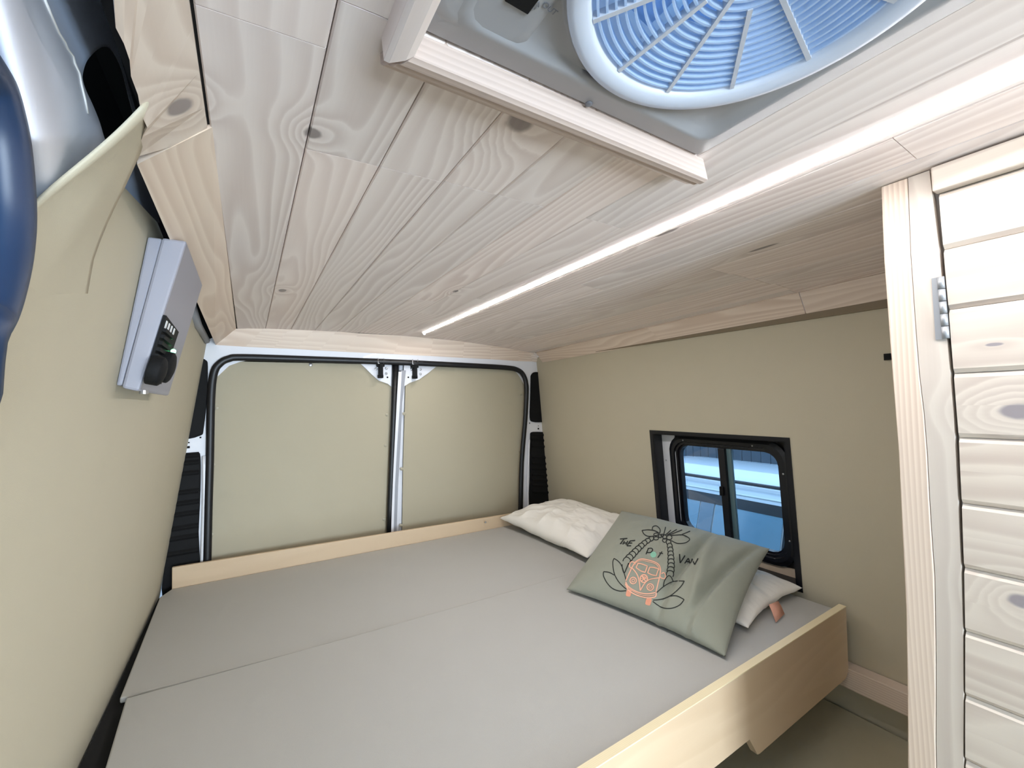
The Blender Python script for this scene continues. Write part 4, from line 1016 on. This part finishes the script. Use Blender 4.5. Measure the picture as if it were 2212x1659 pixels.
for q in ([(1155, 972), (1185, 910), (1250, 925), (1318, 950), (1285, 1042), (1220, 1020)], [(1322, 1048), (1352, 968), (1415, 972), (1480, 992), (1446, 1090), (1385, 1078)]): SC(q + [q[0]], straight=True)
SC([(1100, 980), (1165, 1060), (1200, 1160), (1216, 1300)]); SC([(1218, 1300), (1280, 1200), (1350, 1145), (1492, 1118)])
stroke(cr, ell((1268, 1130), 52, 56, 18), 2.6, closed=True, lift=.0011); SC([(1240, 1095), (1295, 1170)], straight=True, w=2.2); SC([(1305, 1105), (1235, 1165)], straight=True, w=2.2); SC([(1250, 1080), (1268, 1120), (1290, 1082)], straight=True, w=1.4); SC([(1225, 1130), (1312, 1130)], straight=True, w=1.4)
for c_ in ((1115, 1158), (1360, 1252)):
    stroke(cr, ell(c_, 46, 46), wc, closed=True, lift=.0011); stroke(cr, ell(c_, 20, 20), 1.6, closed=True, lift=.0011)
SC([(1008, 1175), (1040, 1235), (1120, 1295), (1220, 1335), (1330, 1348), (1430, 1330)], w=2.4); SC([(1003, 1200), (1045, 1290), (1130, 1350), (1230, 1388), (1330, 1405), (1430, 1388), (1442, 1325)], w=2.4); SC([(1010, 1215), (1060, 1275), (1160, 1335), (1260, 1370), (1340, 1378), (1425, 1362)], w=1.4)
SC([(1135, 900), (1095, 890), (1068, 915), (1066, 965), (1100, 978)], w=2.2); SC([(1520, 1060), (1552, 1045), (1572, 1078), (1560, 1128), (1515, 1120), (1500, 1100)], w=2.2)
cr.build('van_print', CORAL, gp, merge=False)
cf = MB()
def blk(c_, a, b, ph):
    P = []
    for k in range(20):
        q = 2 * math.pi * k / 20; cs, sn = math.cos(q), math.sin(q); x = a * math.copysign(abs(cs) ** .5, cs); y = b * math.copysign(abs(sn) ** .5, sn); P.append(C3((c_[0] + x * math.cos(ph) - y * math.sin(ph), c_[1] + x * math.sin(ph) + y * math.cos(ph))))
    return P
fill(cf, blk((1050, 1335), 36, 50, .2)); cf.build('wheel_print', CORALD, gp, merge=False)
cf = MB(); fill(cf, blk((1335, 1455), 40, 56, .25)); cf.build('wheel_print', CORALD, gp, merge=False)
mi_ = MB(); fill(mi_, ell((1403, 785), 44, 44)); mi_.build('mint_print', MINT, gp, merge=False)

# ------------------------------------------------------------------ outside: parked car, fence, ground
GZ = -2.12
g = MB(); g.box((-9, -9, GZ - .05), (14, 14, GZ)); tag(g.build('ground', GROUND), kind='structure')
car = thing('parked_car', (3.45, 1.5, GZ), 'pale blue grey car parked outside close to the van window', 'car')
# section across the car (x, z) at centre: near side at x=2.62
CY0, CY1 = -.9, 3.6
def carsec(y):
    t = (y - CY0) / (CY1 - CY0); e = max(0, min(1, min(t / .30, (1 - t) / .20))); e = e * e * (3 - 2 * e)
    tz = -1.22 + (.60) * e; return tz
def body_loop(y, full):
    top = carsec(y) if full else -1.20
    xs = [(2.62, -1.95), (2.58, -1.7), (2.60, -1.35), (2.64, -1.20)]
    mid = [(2.72, lin2(-1.20, top, .5)), (2.80, lin2(-1.20, top, .88)), (2.90, top - .012), (3.15, top + .018), (3.45, top + .028)]
    L_ = xs + mid; R_ = [(6.9 - x, z) for x, z in L_[:-1]][::-1]
    return [Vector((x, y, z)) for x, z in L_ + R_]
m = MB(); ys = [CY0 + (CY1 - CY0) * k / 36 for k in range(37)]
m.loft([body_loop(y, True) for y in ys], True, 0, True, capa=True, capb=True); m.build('body', CARW, car)
def side_pt(s, y, o=.004):
    """point on near flank, s 0 at waist .. 1 at roof edge"""
    top = carsec(y)
    pts = [(2.64, -1.20), (2.72, lin2(-1.20, top, .5)), (2.80, lin2(-1.20, top, .88))]
    k = 0 if s < .5 / .88 else 1; z = lin2(-1.20, top, s * .88); a, b = pts[k], pts[k + 1]; tt = (z - a[1]) / (b[1] - a[1] + 1e-9); return Vector((a[0] + (b[0] - a[0]) * tt - o, y, z))
for nm, ya, yb_ in (('side_window', .30, 1.28), ('side_window', 1.36, 1.80), ('side_window', 1.92, 2.75)):
    m = MB(); m.loft([[side_pt(.06, lin2(ya, yb_, k / 8), .006) for k in range(9)], [side_pt(.5, lin2(ya, yb_, k / 8), .006) for k in range(9)], [side_pt(.86, lin2(ya, yb_, k / 8), .006) for k in range(9)]], False, 0, True); m.build(nm, CARG, car)
m = MB(); m.loft([[side_pt(.86, lin2(.2, 2.85, k / 16), .008) for k in range(17)], [side_pt(.985, lin2(.2, 2.85, k / 16), .008) for k in range(17)]], False, 0, True); m.build('window_surround', CARD, car)
m = MB(); m.tube([Vector((2.885, lin2(.1, 2.9, k / 20), carsec(lin2(.1, 2.9, k / 20)) + .012)) for k in range(21)], .012, 8); m.build('roof_rail', CARD, car)
m = MB(); m.tube([Vector((2.815, lin2(.1, 2.9, k / 20), carsec(lin2(.1, 2.9, k / 20)) - .055)) for k in range(21)], .006, 8); m.build('drip_rail', mat('bright_rail', (220, 230, 236), .2), car)
m = MB(); m.loft([[side_pt(s, 1.29 + d, .008) for d in (0, .06)] for s in (.05, .5, .86)], False, 0, True); m.build('door_pillar', CARD, car)
m = MB(); m.loft([[side_pt(q, 1.81 + d, .009) for d in (0, .10)] for q in (.05, .5, .86)], False, 0, True); m.build('door_pillar', mat('pillar_blue_grey', (120, 140, 158), .4), car)
for y in (1.05, 2.0):
    m = MB(); m.box((2.575, y, -1.38), (2.60, y + .16, -1.35)); m.build('door_handle', STEEL, car, bevel=.004)
for y in (-.1, 2.75):
    for x in (2.60, 4.10):
        m = MB(); m.cyl((x, y, GZ + .31), (1, 0, 0), .31, .2, 32); wv = m.build('wheel', RUBBER, car, bevel=.02)
fe = thing('fence', (6.4, 3.0, GZ), 'dark paling fence behind the parked car outside', 'fence')
m = MB()
for k in range(90):
    y = -4 + k * .14; m.box((6.4, y, GZ), (6.42, y + .13, GZ + 2.3 + .01 * random.random()))
m.build('palings', FENCE, fe)
m = MB(); m.box((6.42, -4, GZ + .5), (6.47, 8.6, GZ + .58)); m.box((6.42, -4, GZ + 1.8), (6.47, 8.6, GZ + 1.88)); m.build('rails', FENCE, fe)

# ------------------------------------------------------------------ light
wd = bpy.data.worlds.new('sky'); bpy.context.scene.world = wd; wd.use_nodes = True; nt = wd.node_tree
bg = nt.nodes['Background']; bg.inputs[0].default_value = (.52, .74, 1.0, 1); bg.inputs[1].default_value = .78
sc = bpy.context.scene
def area(name, loc, rot_, sx, sy, p, col):
    l = bpy.data.lights.new(name, 'AREA'); l.shape = 'RECTANGLE'; l.size = sx; l.size_y = sy; l.energy = p; l.color = col
    o = bpy.data.objects.new(name, l); COL.objects.link(o); o.location = (loc[0], loc[1], loc[2] + CZ); o.rotation_euler = rot_; return o
area('cab_fill', (.65, -2.58, -.40), (math.radians(98), 0, 0), 1.6, 1.2, 50, (.74, .87, 1.0))  # unseen fill lamp added at the cab end, standing in for daylight
cam = bpy.data.cameras.new('camera'); co = bpy.data.objects.new('camera', cam); COL.objects.link(co)
cam.sensor_width = 36; cam.lens = 36 * F / W; cam.clip_start = .01
Rr = RM; M = Matrix((Rr.col[0], Rr.col[2], -Rr.col[1])).transposed().to_4x4()
co.matrix_world = Matrix.Translation((0, 0, CZ)) @ M
sc.camera = co
sc.view_settings.view_transform = 'Standard'; sc.view_settings.look = 'None'; sc.view_settings.gamma = 1; sc.view_settings.exposure = 1.6
sc.cycles.max_bounces = 7; sc.cycles.diffuse_bounces = 5; sc.cycles.glossy_bounces = 3; sc.cycles.transmission_bounces = 4; sc.cycles.transparent_max_bounces = 8; sc.cycles.use_adaptive_sampling = True; sc.cycles.adaptive_threshold = .05; sc.cycles.adaptive_min_samples = 12; sc.cycles.use_denoising = True
sc.cycles.sample_clamp_indirect = 8; sc.cycles.caustics_reflective = False; sc.cycles.caustics_refractive = False
